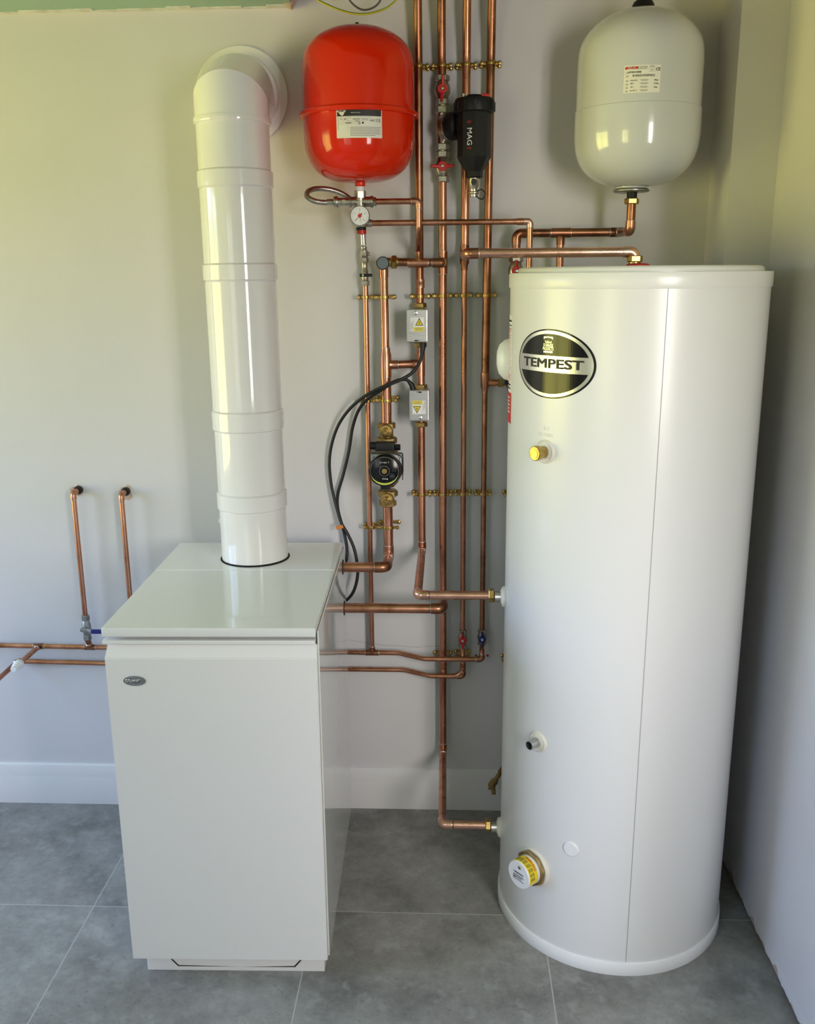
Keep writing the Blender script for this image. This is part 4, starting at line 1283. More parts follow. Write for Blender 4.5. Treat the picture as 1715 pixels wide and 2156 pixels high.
obj('sleeve', lathe(NB(), [(R15 + 0.0006, 0.0), (0.0125, 0.0), (0.0125, 0.014), (R15 + 0.0006, 0.014)], d_hole + BK * 0.003, FW, 28), 'rubber', lr2, label='black pipe sleeve in the wall')

# ---- thin vertical G: check valve down to the upper thin run
YG = -0.034
gA, gB = P(769, 598, YG), P(783, 1374, YG)
g = pipe('thin copper pipe from the black-levered valve down to the upper thin run', P(775, 900, YG))
gx = gA.x
gpt = Vector((gB.x, YB, zA))
tube([gA, Vector((gB.x, YG, zA + 0.06)), gpt], R15, 'copper', g, 0.03)
tee(gpt, RT, UP, R15, R15, 'copper_old', ra_, 0.020, 0.020)

# ---- filling pipe and discharge pipe
FY = VY
mz = zat(757, 425, FY)
fpx = P(876, 425, FY)
f0 = Vector((P(782, 425, FY).x, FY, mz))
f1 = Vector((fpx.x + 0.006, FY, mz))
f2 = Vector((jm.x, JY, jx.z))
fp = pipe('thin copper pipe from the gauge manifold bending down onto the cross pipe', f1)
f1d = Vector((f1.x, FY, mz - 0.068))
f2u = Vector((jm.x, JY, jx.z + 0.035))
tube([f0, f1, f1d, f2u, f2], R15, 'copper', fp, R15 * 1.8)
elbow(f0, f1, f1d, R15, 'copper', fp, R15 * 2.3, R15 * 1.9)
obj('reducer', lathe(NB(), [(R15 + 0.0035, 0.004), (R15 + 0.003, 0.012), (R15 + 0.0016, 0.016), (R15 + 0.0016, 0.028), (R15, 0.0284)], f2, UP, 24), 'copper_old', fp)
hz = zat(950, 467, FY)
h0 = Vector((P(775, 465, FY).x, FY + 0.022, hz))
h1 = Vector((P(1117, 467, FY).x, FY + 0.022, hz))
h2 = Vector((h1.x, FY + 0.022, 1.40))
hp = pipe('long thin horizontal copper discharge pipe crossing in front of the risers', P(950, 467, FY))
tube([h0, h1, h2], R15, 'copper', hp, R15 * 1.5)
elbow(h0, h1, h2, R15, 'copper_new', hp, R15 * 2.0)
sleeve('coupling', h1 + LT * 0.016, h1 + LT * 0.034, R15, 'copper', hp, bead=False)

# ---- white vessel connection
vzF = ZF
vx_ = WX - 0.006 + 0.002
WYp = WY
v0 = Vector((vx_, WYp, vzF))
vzh = zat(1200, 490, -0.085)
v1 = Vector((vx_, WYp, vzh - 0.002))
v2 = Vector((vx_ + 0.0, -0.085, vzh - 0.002))
v2 = Vector((vx_ - 0.012, -0.085, vzh))
v3 = Vector((P(1087, 491, -0.085).x, -0.085, vzh))
v4 = Vector((v3.x, -0.085, zat(1087, 545, -0.085)))
wv = pipe('dark copper pipe under the white vessel, running left to a red-handled valve', v1)
tube([v0, v1, v2, v3, v4], R22, 'copper_old', wv, R22 * 1.5)
elbow(v0, v1, v2, R22, 'copper', wv)
elbow(v1, v2, v3, R22, 'copper_old', wv, R22 * 2.0)
elbow(v2, v3, v4, R22, 'copper_old', wv, R22 * 2.4, R22 * 2.2)
compression_nut(v0 + DN * 0.022, UP, R22, 'brass', wv, 0.014)
obj('olive', cyl(NB(), v0 + DN * 0.016, UP, 0.0125, 0.017, 24), 'black', wv)
tw = Vector((P(1180, 490, -0.085).x, -0.085, vzh))
wd = pipe('copper drop pipe under the white vessel tee, disappearing behind the cylinder', tw)
tube([tw + DN * 0.01, tw + DN * 0.36], R15 + 0.002, 'copper', wd)
obj('tee', lathe(lathe(NB(), [(R22, -0.026), (R22 + 0.0014, -0.0257), (R22 + 0.0014, 0.0257), (R22, 0.026)], tw, RT, 24),
                 [(R15 + 0.005, R22 * 0.8), (R15 + 0.0034, R22 + 0.004), (R15 + 0.0034, 0.030), (R15 + 0.002, 0.0303)], tw, DN, 24), 'copper_old', wv)
for s in (-1, 1): ring_at(tw + RT * 0.026 * s, RT, R22, wv)
wb = pipe('copper supply pipe behind the cylinder edge, below the red-handled valve', Vector((v3.x, YW, 1.0)))
xw = v3.x
tube([Vector((xw, -0.085, v4.z - 0.06)), Vector((xw, -0.085, v4.z - 0.13)), Vector((xw, YW, v4.z - 0.20)), Vector((xw, YW, 0.165))], R15, 'copper_old', wb, 0.03)

# ------------------------------------------------------------------ isolating valves
def butterfly(par, c, ang, m, R=0.0125, wing=0.031, d=FW, w=0.0075):
    """two-winged valve handle on a boss at c, facing d"""
    fr = frame(d)
    h = obj('handle', cyl(NB(), c, d, R, 0.008, 32, 0.002), m, par)
    ax = fr[0] * math.cos(ang) + fr[1] * math.sin(ang)
    bm = NB()
    for s in (-1, 1):
        pr_ = c + d * 0.004 + ax * s * R * 0.7
        sweep(bm, [pr_, c + d * 0.009 + ax * s * (R + wing) * 0.62, c + d * 0.010 + ax * s * wing], [w * 0.62, w * 0.5, w * 0.42], 12)
    obj('wing', bm, m, h)
    obj('handle_screw', lathe(NB(), [(0.0045, 0.007), (0.0045, 0.0095), (0.003, 0.0112), (0.0, 0.0115)], c, d, 16), 'silver', h)
    return h
def ball_valve(label, top, bot, r, mname, handle_m, ang, hc=None, group=None, wing=0.031, lever=None, R=0.0125):
    top, bot = Vector(top), Vector(bot)
    d = (bot - top).normalized()
    L = (bot - top).length
    v = empty('isolating_valve', label, 'valve', (top + bot) / 2, group)
    bm = NB()
    Rb = r * 1.42
    lathe(bm, [(r * 1.05, L * 0.16), (Rb * 0.95, L * 0.20), (Rb * 1.05, L * 0.30), (Rb * 1.28, L * 0.40), (Rb * 1.32, L * 0.50), (Rb * 1.28, L * 0.60), (Rb * 1.05, L * 0.70), (Rb * 0.95, L * 0.80), (r * 1.05, L * 0.84)], top, d, 24)
    obj('body', bm, mname, v)
    for q in (0.11, 0.89):
        obj('nut', nut(NB(), top + d * L * q, d, r * 1.72, L * 0.20), mname, v)
    c = hc or ((top + bot) / 2 + FW * Rb * 1.2)
    obj('stem', cyl(NB(), c + BK * (Rb * 0.9), FW, 0.0065, Rb * 0.9 + 0.001, 20), mname, v)
    if lever is None: butterfly(v, c, ang, handle_m, R=R, wing=wing)
    return v, c
# two red-handled valves either side of the filter
va_, _ = ball_valve('upper red-handled valve above the black filter, handle turned upright', T(931, 158), T(931, 222), R22, 'nickel', 'red_plastic', PI / 2 - 0.06, group='red-handled valves on the filter pipe')
vb_, _ = ball_valve('lower red-handled valve below the black filter, handle turned crosswise', T(931, 318), T(931.5, 385), R22, 'nickel', 'red_plastic', 0.0, group='red-handled valves on the filter pipe')
# pair low on the right
zv = 0
ball_valve('small red-handled valve at the foot of a thin riser', T(973.6, 1325), Vector((T(973.6, 1325).x, YW, zA + 0.022)), R15, 'nickel', 'red_plastic', PI / 2, wing=0.022, R=0.0115)
bvB, cB = ball_valve('small blue-handled valve at the foot of the rightmost thin riser', T(1014.6, 1325), Vector((T(1014.6, 1325).x, YW, zA + 0.030)), R15, 'nickel', 'blue', PI / 2, wing=0.022, R=0.0115)
# red-handled valve half hidden by the cylinder lid
ball_valve('red-handled valve half hidden behind the cylinder lid', v4 + UP * 0.008, v4 + DN * 0.07, R22, 'nickel', 'red_plastic', PI / 2, wing=0.026)
# lever valve on the left riser
lt, lb = c_v + UP * 0.004, Vector((c_v.x, YC, zAx(c_v.x) + 0.030))
lvv, lc_ = ball_valve('grey valve with a blue lever beside the top left corner of the boiler', lt, lb, R15, 'zinc', 'blue', 0, lever=True)
lv0 = (lt + lb) / 2 + FW * 0.014
obj('gland_nut', nut(NB(), lv0 + FW * 0.004, FW, 0.0085, 0.008), 'zinc', lvv)
bm = NB()
bm_pts = [lv0 + FW * 0.010 + LT * 0.008, lv0 + FW * 0.012 + RT * 0.012, lv0 + FW * 0.020 + RT * 0.030]
for a, b in zip(bm_pts, bm_pts[1:]):
    dd = b - a
    box(bm, (a + b) / 2, (dd.length + 0.004, 0.003, 0.010), 0.0008, Matrix.Rotation(math.atan2(dd.y, dd.x), 3, 'Z'))
lev = obj('lever', bm, 'zinc', lvv)
obj('lever_grip', box(NB(), lv0 + FW * 0.020 + RT * 0.062, (0.070, 0.006, 0.0135), 0.002), 'blue', lev, label='blue plastic lever grip')
obj('tail', cyl(NB(), Vector((c_v.x, mid(YC, YB), zAx(c_v.x) + 0.014)), Vector((0, YC - YB, 0.03)).normalized(), R15 + 0.0012, 0.022, 20), 'copper_old', lvv)
tvt = Vector((c_v.x, YB, zAx(c_v.x)))
tee(tvt, RT, Vector((0, -0.6, 0.8)), R15, R15, 'copper_old', ra_, 0.017, 0.020)

# check valve chain with a small black lever
ck = empty('check_valve', 'slim nickel valve with a small black lever under the braided hose', 'valve', P(768, 560, YG))
ct, cb = P(765.5, 518, YG), P(769, 602, YG)
dd = (cb - ct).normalized()
Lc = (cb - ct).length
obj('body', lathe(NB(), [(0.0055, 0.0), (0.0085, 0.002), (0.0085, Lc * 0.08), (0.0070, Lc * 0.10), (0.0105, Lc * 0.12), (0.0105, Lc * 0.25), (0.0090, Lc * 0.27), (0.0090, Lc * 0.42), (0.0080, Lc * 0.44), (0.0080, Lc * 0.60), (0.0095, Lc * 0.62), (0.0095, Lc * 0.84), (0.0085, Lc * 0.86), (0.0085, Lc)], ct, dd, 20), 'nickel', ck)
for q in (0.19, 0.34, 0.93):
    obj('nut', nut(NB(), ct + dd * Lc * q, dd, 0.0118, Lc * 0.13), 'nickel', ck)
obj('test_point', cyl(NB(), ct + dd * Lc * 0.2 + RT * 0.008, RT, 0.004, 0.009, 14, 0.001), 'nickel', ck)
cl = ct + dd * Lc * 0.73 + FW * 0.010
obj('boss', cyl(NB(), cl + BK * 0.004, FW, 0.006, 0.009, 18), 'nickel', ck)
lv = obj('lever', box(NB(), cl + FW * 0.006 + RT * 0.004, (0.034, 0.005, 0.0085), 0.0012), 'black', ck, label='small black lever')
obj('lever_screw', cyl(NB(), cl + FW * 0.008 + LT * 0.004, FW, 0.0026, 0.0016, 12), 'silver', lv)

# ------------------------------------------------------------------ magnetic filter
FLY = -0.125
fl = empty('magnetic_filter', 'black octagonal magnetic filter canister with white lettering', 'filter', P(998, 290, FLY))
fz0, fz1 = zat(1000, 232, FLY - 0.03), zat(1000, 336, FLY - 0.03)
fxc = P(998, 285, FLY)
C_ = lambda z: Vector((fxc.x, FLY, z))
zb0 = zat(1000, 335, FLY)
zbt = zat(1000, 228, FLY)
can = obj('canister', lathe(NB(), [(0.020, zb0 - 0.046), (0.0225, zb0 - 0.043), (0.0225, zb0 - 0.030), (0.0400, zb0 - 0.002), (0.0425, zb0 + 0.004), (0.0425, zbt + 0.006), (0.039, zbt + 0.010)], (fxc.x, FLY, 0), UP, 8, PI / 8 + 0.42), 'black', fl, sharp=20)
bm = lathe(NB(), [(0.046, zbt - 0.012), (0.0490, zbt - 0.010), (0.0500, zbt - 0.004), (0.0500, zbt + 0.016), (0.0475, zbt + 0.021), (0.030, zbt + 0.023), (0.0, zbt + 0.023)], (fxc.x, FLY, 0), UP, 48)
for k in range(12):
    a = 2 * PI * k / 12
    box(bm, C_(zbt + 0.002) + Vector((math.cos(a), math.sin(a), 0)) * 0.0500, (0.004, 0.010, 0.022), 0.0012, Matrix.Rotation(a, 3, 'Z'))
obj('cap', bm, 'black', fl)
obj('bleed_knob', cyl(NB(), C_(zbt + 0.022), UP, 0.021, 0.008, 28, 0.002), 'black_gloss', fl)
obj('red_tab', box(NB(), C_(zbt + 0.026) + Vector((0.026, -0.020, 0)), (0.020, 0.012, 0.007), 0.001), 'red_plastic', fl, label='red tab on the filter cap')
obj('bleed_screw', nut(NB(), C_(zbt + 0.027) + Vector((-0.028, -0.012, 0)), UP, 0.0055, 0.010), 'silver', fl)
# lettering on the facet facing the room
fa = None
fr_x, fr_y, _ = frame(UP)
best = None
for k in range(8):
    a = PI / 8 + 0.42 + 2 * PI * (k + 0.5) / 8
    nrm = fr_x * math.cos(a) + fr_y * math.sin(a)
    view = (CAM - C_(1.9)); view.z = 0; view.normalize()
    sc_ = nrm.dot((view + Vector((-0.15, 0, 0))).normalized())
    if best is None or sc_ > best[0]: best = (sc_, nrm)
nrm = best[1]
ap = 0.0425 * math.cos(PI / 8)
tx = nrm.cross(UP) * -1
fmF = flat_map(C_(0) + nrm * ap + Vector((0, 0, zat(988, 287, FLY - ap))), UP.cross(nrm), UP)
text('lettering', 'MAG', 0.0185, fmF, 0.0002, 'white_paper', can, u=0.001, v=0.0, bold=0.0, rot=-PI / 2, sx=1.05)
text('lettering', 'one', 0.0072, fmF, 0.0002, 'red_plastic', can, u=0.001, v=-0.0265)
obj('emblem', ring_bm(fmF, 0.0028, 0.0038, 0.0020, 0.0030, 0.0002, 24, 0, 2 * PI), 'red_plastic', can, smooth=False).data.transform(Matrix.Translation((0, 0, 0.034)))
obj('emblem', shape(fmF, [(-0.0060, 0.0340), (-0.0036, 0.0322), (-0.0036, 0.0358)], 0.0002, 0.0003), 'red_plastic', can, smooth=False)
obj('emblem', shape(fmF, [(0.0060, 0.0340), (0.0036, 0.0358), (0.0036, 0.0322)], 0.0002, 0.0003), 'red_plastic', can, smooth=False)
# union between the pipe and the canister
uc = T(930.5, 270)
ud = (C_(uc.z) - uc)
ud.z = 0
ud.normalize()
obj('union_body', lathe(NB(), [(0.013, zat(930, 318, YW)), (0.0150, zat(930, 300, YW)), (0.0135, zat(930, 296, YW)), (0.0165, zat(930, 280, YW)), (0.0165, zat(930, 258, YW)), (0.0135, zat(930, 243, YW)), (0.0150, zat(930, 240, YW)), (0.013, zat(930, 218, YW))], (uc.x, YW, 0), UP, 24), 'nickel', fl)
for py in (232, 310):
    obj('union_nut', nut(NB(), T(930.5, py), UP, 0.0195, 0.017), 'nickel', fl)
bm = lathe(NB(), [(0.014, 0.004), (0.026, 0.012), (0.0335, 0.016), (0.0345, 0.020), (0.0345, 0.034), (0.0325, 0.036), (0.0, 0.036)], uc, ud, 48)
obj('ring_nut', bm, 'nickel', fl)
obj('ring_edge', lathe(NB(), [(0.0325, 0.0355), (0.0350, 0.0355), (0.0350, 0.0372), (0.0325, 0.0372)], uc, ud, 48), 'silver', fl)
obj('coupling_cover', lathe(NB(), [(0.0335, 0.0372), (0.0345, 0.040), (0.0345, 0.056), (0.031, 0.066), (0.020, 0.070), (0.020, 0.085)], uc, ud, 40), 'black', fl)
# drain cock under the canister
dk = C_(zb0 - 0.044)
drn = obj('drain_cock', lathe(NB(), [(0.0145, 0.0), (0.0150, -0.003), (0.0130, -0.022), (0.0100, -0.026), (0.0100, -0.034), (0.0135, -0.036), (0.0135, -0.039), (0.0100, -0.041), (0.0100, -0.047), (0.0, -0.048)], dk, UP, 24), 'nickel', fl, label='nickel drain cock under the canister')
obj('drain_knob', lathe(NB(), [(0.0080, 0.0), (0.0080, 0.006), (0.0045, 0.0065), (0.0045, 0.0035), (0.0, 0.0035)], dk + DN * 0.012 + FW * 0.012, FW, 24), 'rubber', drn)
kc = dk + DN * 0.042
obj('cap_strap', sweep(NB(), spline([kc + Vector((0.006, -0.006, 0.006)), kc + Vector((0.018, -0.010, 0.012)), kc + Vector((0.028, -0.012, 0.003)), kc + Vector((0.024, -0.012, -0.010)), kc + Vector((0.014, -0.010, -0.010)), kc + Vector((0.004, -0.006, -0.001))], 8), 0.0018, 10), 'rubber', drn, label='black loop strap')

# ------------------------------------------------------------------ circulation pump and its valves
PY = Y5
pump = empty('circulation_pump', 'round black circulation pump with a lime crescent on its face', 'pump', P(813, 985, PY))
pc = P(815.5, 985, PY)
fc = P(809, 992, PY - 0.125)
axp = FW
pcx = fc.x + 0.0
bc_ = Vector((fc.x, 0, fc.z))
hou = obj('volute', lathe(NB(), [(0.018, 0.060), (0.030, 0.045), (0.036, 0.020), (0.036, -0.020), (0.030, -0.045), (0.018, -0.058)], (pc.x, PY, pc.z + 0.004), UP, 32), 'bronze', pump)
fp0 = Vector((pc.x, PY - 0.040, pc.z + 0.004))
bm = box(NB(), fp0 + UP * 0.016, (0.094, 0.012, 0.064), 0.010, seg=3)
pf = obj('mounting_flange', bm, 'zinc', pump)
for sx in (-1, 1):
    for sz in (-1, 1):
        obj('bolt', cyl(NB(), fp0 + Vector((sx * 0.038, -0.005, 0.016 + sz * 0.022)), FW, 0.0045, 0.005, 14, 0.001), 'silver', pf)
obj('motor_housing', sweep(NB(), [Vector((pc.x, PY - 0.045, pc.z + 0.004)), Vector((mid(pc.x, fc.x), PY - 0.085, mid(pc.z + 0.004, fc.z))), Vector((fc.x, PY - 0.108, fc.z))], [0.0445, 0.0425, 0.0405], 48), 'black', pump)
fco = Vector((fc.x, PY - 0.106, fc.z))
hd = obj('control_head', lathe(NB(), [(0.040, 0.0), (0.0435, 0.002), (0.0440, 0.012), (0.0425, 0.017), (0.0395, 0.019), (0.0, 0.0192)], fco, FW, 64), 'black_gloss', pump)
fmU = flat_map(fco + FW * 0.0192, (1, 0, 0), (0, 0, 1))
obj('face_ring', ring_bm(fmU, 0.0385, 0.0385, 0.0378, 0.0378, 0.0001, 64), 'zinc', hd, smooth=False)
cres = [(0.0382 * math.cos(a), 0.0382 * math.sin(a)) for a in [PI * 1.06 + PI * 0.88 * k / 40 for k in range(41)]]
inn = [(0.0382 * math.cos(a), 0.0382 * math.sin(a) * 0.84 - 0.0008) for a in [PI * 1.94 - PI * 0.88 * k / 40 for k in range(41)]]
obj('crescent', shape(fmU, cres + inn[1:-1], 0.0003, 0.0003, 1), 'lime', hd, label='lime-yellow crescent', smooth=False)
obj('dial_ring', ring_bm(fmU, 0.0140, 0.0140, 0.0133, 0.0133, 0.0002, 40), 'zinc', hd, smooth=False)
obj('vent_screw', lathe(NB(), [(0.0074, 0.0), (0.0074, 0.0025), (0.0066, 0.0033), (0.0022, 0.0033), (0.0016, 0.0022), (0.0, 0.0022)], fco + FW * 0.0192, FW, 28), 'brass', hd, label='brass vent screw')
text('lettering', 'evosta 3', 0.0078, fmU, 0.0002, 'silver', hd, v=0.0240, bold=0.01, sx=0.95)
text('lettering', 'DAB', 0.0068, fmU, 0.0002, 'silver', hd, u=0.0015, v=-0.0215, bold=0.03, sx=1.15)
text('lettering', '8.8', 0.0085, fmU, 0.0002, 'dial_dim', hd, u=0.0260, v=0.0015)
obj('button_ring', ring_bm(fmU, 0.0062, 0.0062, 0.0057, 0.0057, 0.0002, 28).copy() if False else shape(fmU, ellipse(0.0062, 0.0062, 28, cu=0.0205, cv=-0.0135), 0.0001, 0.0002, 1), 'badge_grey', hd, smooth=False)
obj('button', shape(fmU, ellipse(0.0056, 0.0056, 28, cu=0.0205, cv=-0.0135), 0.0003, 0.0002, 1), 'black_gloss', hd, smooth=False)
obj('button_bar', shape(fmU, rect(0.0074, 0.0014, 0.0205, -0.0135), 0.0006, 0.0002, 1), 'silver', hd, smooth=False)
cz = zat(810, 940, PY - 0.09)
cn = obj('connector_block', box(NB(), Vector((fc.x - 0.000, PY - 0.088, cz)), (0.052, 0.034, 0.024), 0.003), 'black', pump)
obj('cable_entry', cyl(NB(), Vector((fc.x - 0.024, PY - 0.088, cz + 0.002)), LT, 0.0105, 0.017, 20, 0.001), 'black', cn)
obj('plug', nut(NB(), Vector((fc.x + 0.034, PY - 0.086, cz - 0.003)), RT, 0.009, 0.015), 'black', cn)
obj('lower_tab', box(NB(), Vector((fc.x, PY - 0.095, fc.z - 0.048)), (0.026, 0.022, 0.014), 0.002), 'black', pump)
obj('wire_clip', sweep(NB(), spline([Vector((pc.x + 0.026, PY - 0.060, pc.z + 0.050)), Vector((pc.x + 0.042, PY - 0.062, pc.z + 0.044)), Vector((pc.x + 0.046, PY - 0.062, pc.z + 0.010)), Vector((pc.x + 0.045, PY - 0.060, pc.z - 0.022))], 8), 0.0012, 8), 'black', pump)
def pump_valve(label, z0, z1, zs, x, flip):
    """gate valve in cast brass: union nut at the pump, spindle boss towards the room, pipe nut away from the pump"""
    v = empty('pump_valve', label, 'valve', (x, PY, mid(z0, z1)), 'brass pump valves')
    lo, hi = min(z0, z1), max(z0, z1)
    bm = lathe(NB(), [(0.0155, lo), (0.0185, lo + 0.006), (0.0185, hi - 0.006), (0.0155, hi)], (x, PY, 0), UP, 28)
    obj('body', bm, 'bronze', v)
    obj('pipe_nut', nut(NB(), (x, PY, z0 + (0.008 if not flip else -0.008) * -1), UP, 0.0250, 0.018, 8), 'brass', v)
    obj('union_nut', nut(NB(), (x, PY, z1 + (0.004 if not flip else -0.004) * 1), UP, 0.0290, 0.020, 8), 'bronze', v)
    b_ = obj('spindle_boss', lathe(NB(), [(0.0165, 0.010), (0.0180, 0.022), (0.0180, 0.034), (0.0165, 0.036), (0.0120, 0.0365)], (x, PY, zs), FW, 32), 'brass', v)
    obj('gland_nut', nut(NB(), Vector((x, PY - 0.0415, zs)), FW, 0.0110, 0.010), 'brass', b_)
    obj('spindle', lathe(NB(), [(0.0060, 0.045), (0.0060, 0.058), (0.0045, 0.0605), (0.0022, 0.0605), (0.0016, 0.059), (0.0, 0.059)], (x, PY, zs), FW, 20), 'brass', b_)
    return v
xv1, xv2 = P(813.8, 905, PY).x, P(816, 1050, PY).x
pump_valve('brass pump valve on top of the black pump', zat(814, 890, PY), zat(814, 930, PY), zat(813, 904, PY), xv1, False)
pump_valve('brass pump valve underneath the black pump', zat(816, 1064, PY), zat(816, 1035, PY), zat(815, 1046, PY), xv2, True)

# ------------------------------------------------------------------ motorised valve boxes
def valve_box(label, x0, x1, y0, y1, up, nuts):
    yf = -0.105
    a, b = P(x0, y0, yf), P(x1, y1, yf)
    cx, cz = mid(a.x, b.x), mid(a.z, b.z)
    w, hgt = b.x - a.x, a.z - b.z
    v = empty('valve_actuator', label, 'valve actuator', (cx, YW, cz), 'steel valve boxes on the leftmost riser')
    hs = obj('housing', box(NB(), (cx, mid(yf, -0.052), cz), (w, -0.052 - yf, hgt), 0.003), 'steel', v)
    obj('base', box(NB(), (cx + 0.001, -0.043, cz), (w - 0.010, 0.018, hgt - 0.012), 0.002), 'bronze', v)
    s = 1 if up else -1
    fm = flat_map((cx, yf, cz), (s, 0, 0), (0, 0, s))
    obj('screw', lathe(NB(), [(0.0058, 0.0), (0.0052, 0.0018), (0.003, 0.0026), (0.0, 0.0028)], fm(-0.003, hgt * 0.385, 0), FW, 20), 'silver', hs)
    lab = obj('warning_sticker', shape(fm, rect(0.036, 0.037, 0.0005, hgt * 0.045, 0.0015), 0.0002, 0.0003, 1), 'white_paper', hs, label='white and yellow electrical warning sticker', smooth=False)
    cy_ = hgt * 0.045
    obj('sticker_yellow', shape(fm, rect(0.0265, 0.0112, 0.0050, cy_ - 0.0128), 0.0006, 0.0002, 1), 'yellow', lab, smooth=False)
    def tri(k, h, m, nm):
        c0 = (0.0060, cy_ + 0.0035)
        pts = [(c0[0] + 0.0118 * k * math.sin(t), c0[1] + 0.0128 * k * math.cos(t)) for t in (0, -2 * PI / 3, 2 * PI / 3)]
        return obj(nm, shape(fm, pts, h, 0.0002, 1), m, lab, smooth=False)
    tri(1.06, 0.0006, 'ink', 'triangle_edge'); tri(0.78, 0.0009, 'yellow', 'triangle')
    bx, by = 0.0060, cy_ + 0.0040
    obj('bolt_symbol', shape(fm, [(bx + 0.0012, by + 0.0052), (bx - 0.0022, by - 0.0006), (bx - 0.0002, by - 0.0002), (bx - 0.0010, by - 0.0052), (bx + 0.0022, by + 0.0012), (bx + 0.0004, by + 0.0008)], 0.0012, 0.0002, 1), 'ink', lab, smooth=False)
    rows = [(-0.0055 + 0.001 * k, 0.0155 - 0.001 * k, cy_ - 0.0100 - 0.0026 * k, 0.0011) for k in range(3)]
    rows += [(-0.0158, -0.0150, cy_ - 0.006, 0.018), (-0.0136, -0.0130, cy_ - 0.004, 0.024), (-0.0116, -0.0111, cy_ - 0.001, 0.020), (-0.0086, -0.0083, cy_, 0.036)]
    obj('lettering', bars(fm, rows, 0.0009), 'grey_ink', lab, smooth=False)
    if up:
        text('embossing', 'Honeywell', 0.0080, fm, 0.0, 'steel', hs, u=0.003, v=-hgt * 0.255, thick=0.0005, sx=0.9)
        text('embossing', 'Home', 0.0080, fm, 0.0, 'steel', hs, u=-0.008, v=-hgt * 0.335, thick=0.0005, sx=0.9)
    else:
        text('embossing', 'Honeywell', 0.0080, fm, 0.0, 'steel', hs, u=0.000, v=-hgt * 0.30, thick=0.0005, sx=0.9)
    obj('manual_slot', shape(fm, rect(0.014, 0.0035, 0, -hgt * 0.44, 0.001), 0.0001, 0.0004, 1), 'dark', hs, smooth=False)
    obj('slot_lever', box(NB(), fm(0.004, -hgt * 0.44, 0.0012), (0.005, 0.002, 0.0022)), 'silver', hs)
    for (nx, ny) in nuts:
        obj('nut', nut(NB(), T(nx, ny), UP, 0.0178, 0.014), 'brass', v)
    obj('valve_body', cyl(NB(), Vector((T(nuts[0][0], y0).x, YW, b.z - 0.008)), UP, 0.0130, hgt + 0.016, 24, 0.001), 'brass', v)
    return v, fm, hgt
vb1, fm1, hg1 = valve_box('upper steel valve box with an upright warning triangle', 855, 900, 651, 721, True, [(884, 643), (884.5, 726)])
vb2, fm2, hg2 = valve_box('lower steel valve box mounted upside down, warning triangle inverted', 861, 903, 822, 887, False, [(886, 814), (886.5, 893)])

# ------------------------------------------------------------------ vessel manifold with gauge and safety valve
mf = empty('vessel_manifold', 'nickel manifold under the red vessel carrying a round pressure gauge', 'manifold', (VX, VY, mz))
mx = P(758, 425, VY).x
mtop = zbot_red = zat(757, 386, VY)
MC = Vector((mx, VY, mz))
obj('tape_joint', cyl(NB(), Vector((mx, VY, zat(757, 402.5, VY))), UP, 0.0124, 0.0112, 28, 0.001), 'white_plastic', mf, label='white sealed joint')
obj('swivel_nut', nut(NB(), Vector((mx, VY, zat(757, 410, VY))), UP, 0.0150, 0.019, 6, 0.2), 'nickel', mf)
obj('body', lathe(lathe(NB(), [(0.0125, -0.030), (0.0145, -0.029), (0.0145, -0.025), (0.0125, -0.024), (0.0125, 0.024), (0.0145, 0.025), (0.0145, 0.031), (0.0095, 0.032), (0.0095, 0.038)], MC + RT * 0.002, RT, 28), [(0.0130, -0.030), (0.0130, 0.016)], MC, UP, 28), 'nickel', mf)
obj('end_nut', nut(NB(), MC + RT * 0.036, RT, 0.0125, 0.010), 'nickel', mf)
text('lettering', 'WATTS', 0.0058, flat_map(MC + FW * 0.0125, (1, 0, 0), (0, 0, 1)), 0.0, 'silver', mf, bold=0.02)
# left-hand check valve and hose tail
obj('check_body', cyl(cyl(NB(), MC + LT * 0.028, LT, 0.0105, 0.030, 28, 0.001), MC + LT * 0.056, LT, 0.0145, 0.011, 24, 0.002), 'nickel', mf)
obj('test_cap', cyl(NB(), MC + LT * 0.041 + FW * 0.008, FW, 0.006, 0.005, 20, 0.001), 'nickel', mf)
# gauge
gc_ = P(757.5, 454.5, VY - 0.035)
ga = obj('gauge', lathe(NB(), [(0.018, -0.012), (0.0235, -0.010), (0.0245, -0.007), (0.0245, 0.005), (0.0235, 0.006), (0.0228, 0.0045), (0.0, 0.0045)], gc_, FW, 56), 'zinc', mf, label='round pressure gauge')
fmG = flat_map(gc_ + FW * 0.0045, (1, 0, 0), (0, 0, 1))
obj('dial', shape(fmG, ellipse(0.0227, 0.0227, 64), 0.0001, 0.0002, 1), 'white_paper', ga, smooth=False)
rows = NB()
for k in range(21):
    a = math.radians(225 - 270 * k / 20)
    L0 = 0.0155 if k % 5 == 0 else 0.0178
    p0 = Vector((math.cos(a) * L0, math.sin(a) * L0))
    p1 = Vector((math.cos(a) * 0.0198, math.sin(a) * 0.0198))
    t = Vector((-math.sin(a), math.cos(a))) * 0.0003
    rows.faces.new([rows.verts.new((q.x, q.y, 0)) for q in (p0 - t, p1 - t, p1 + t, p0 + t)])
obj('dial_marks', wrap(rows, fmG, 0.0004, 0.0001, 1), 'ink', ga, smooth=False)
for k, s in enumerate('01234'):
    a = math.radians(225 - 270 * k / 4)
    text('lettering', s, 0.0052, fmG, 0.0004, 'ink', ga, u=math.cos(a) * 0.0132, v=math.sin(a) * 0.0132, thick=0.0001)
text('lettering', 'bar', 0.0034, fmG, 0.0004, 'ink', ga, u=-0.001, v=0.0075, thick=0.0001)
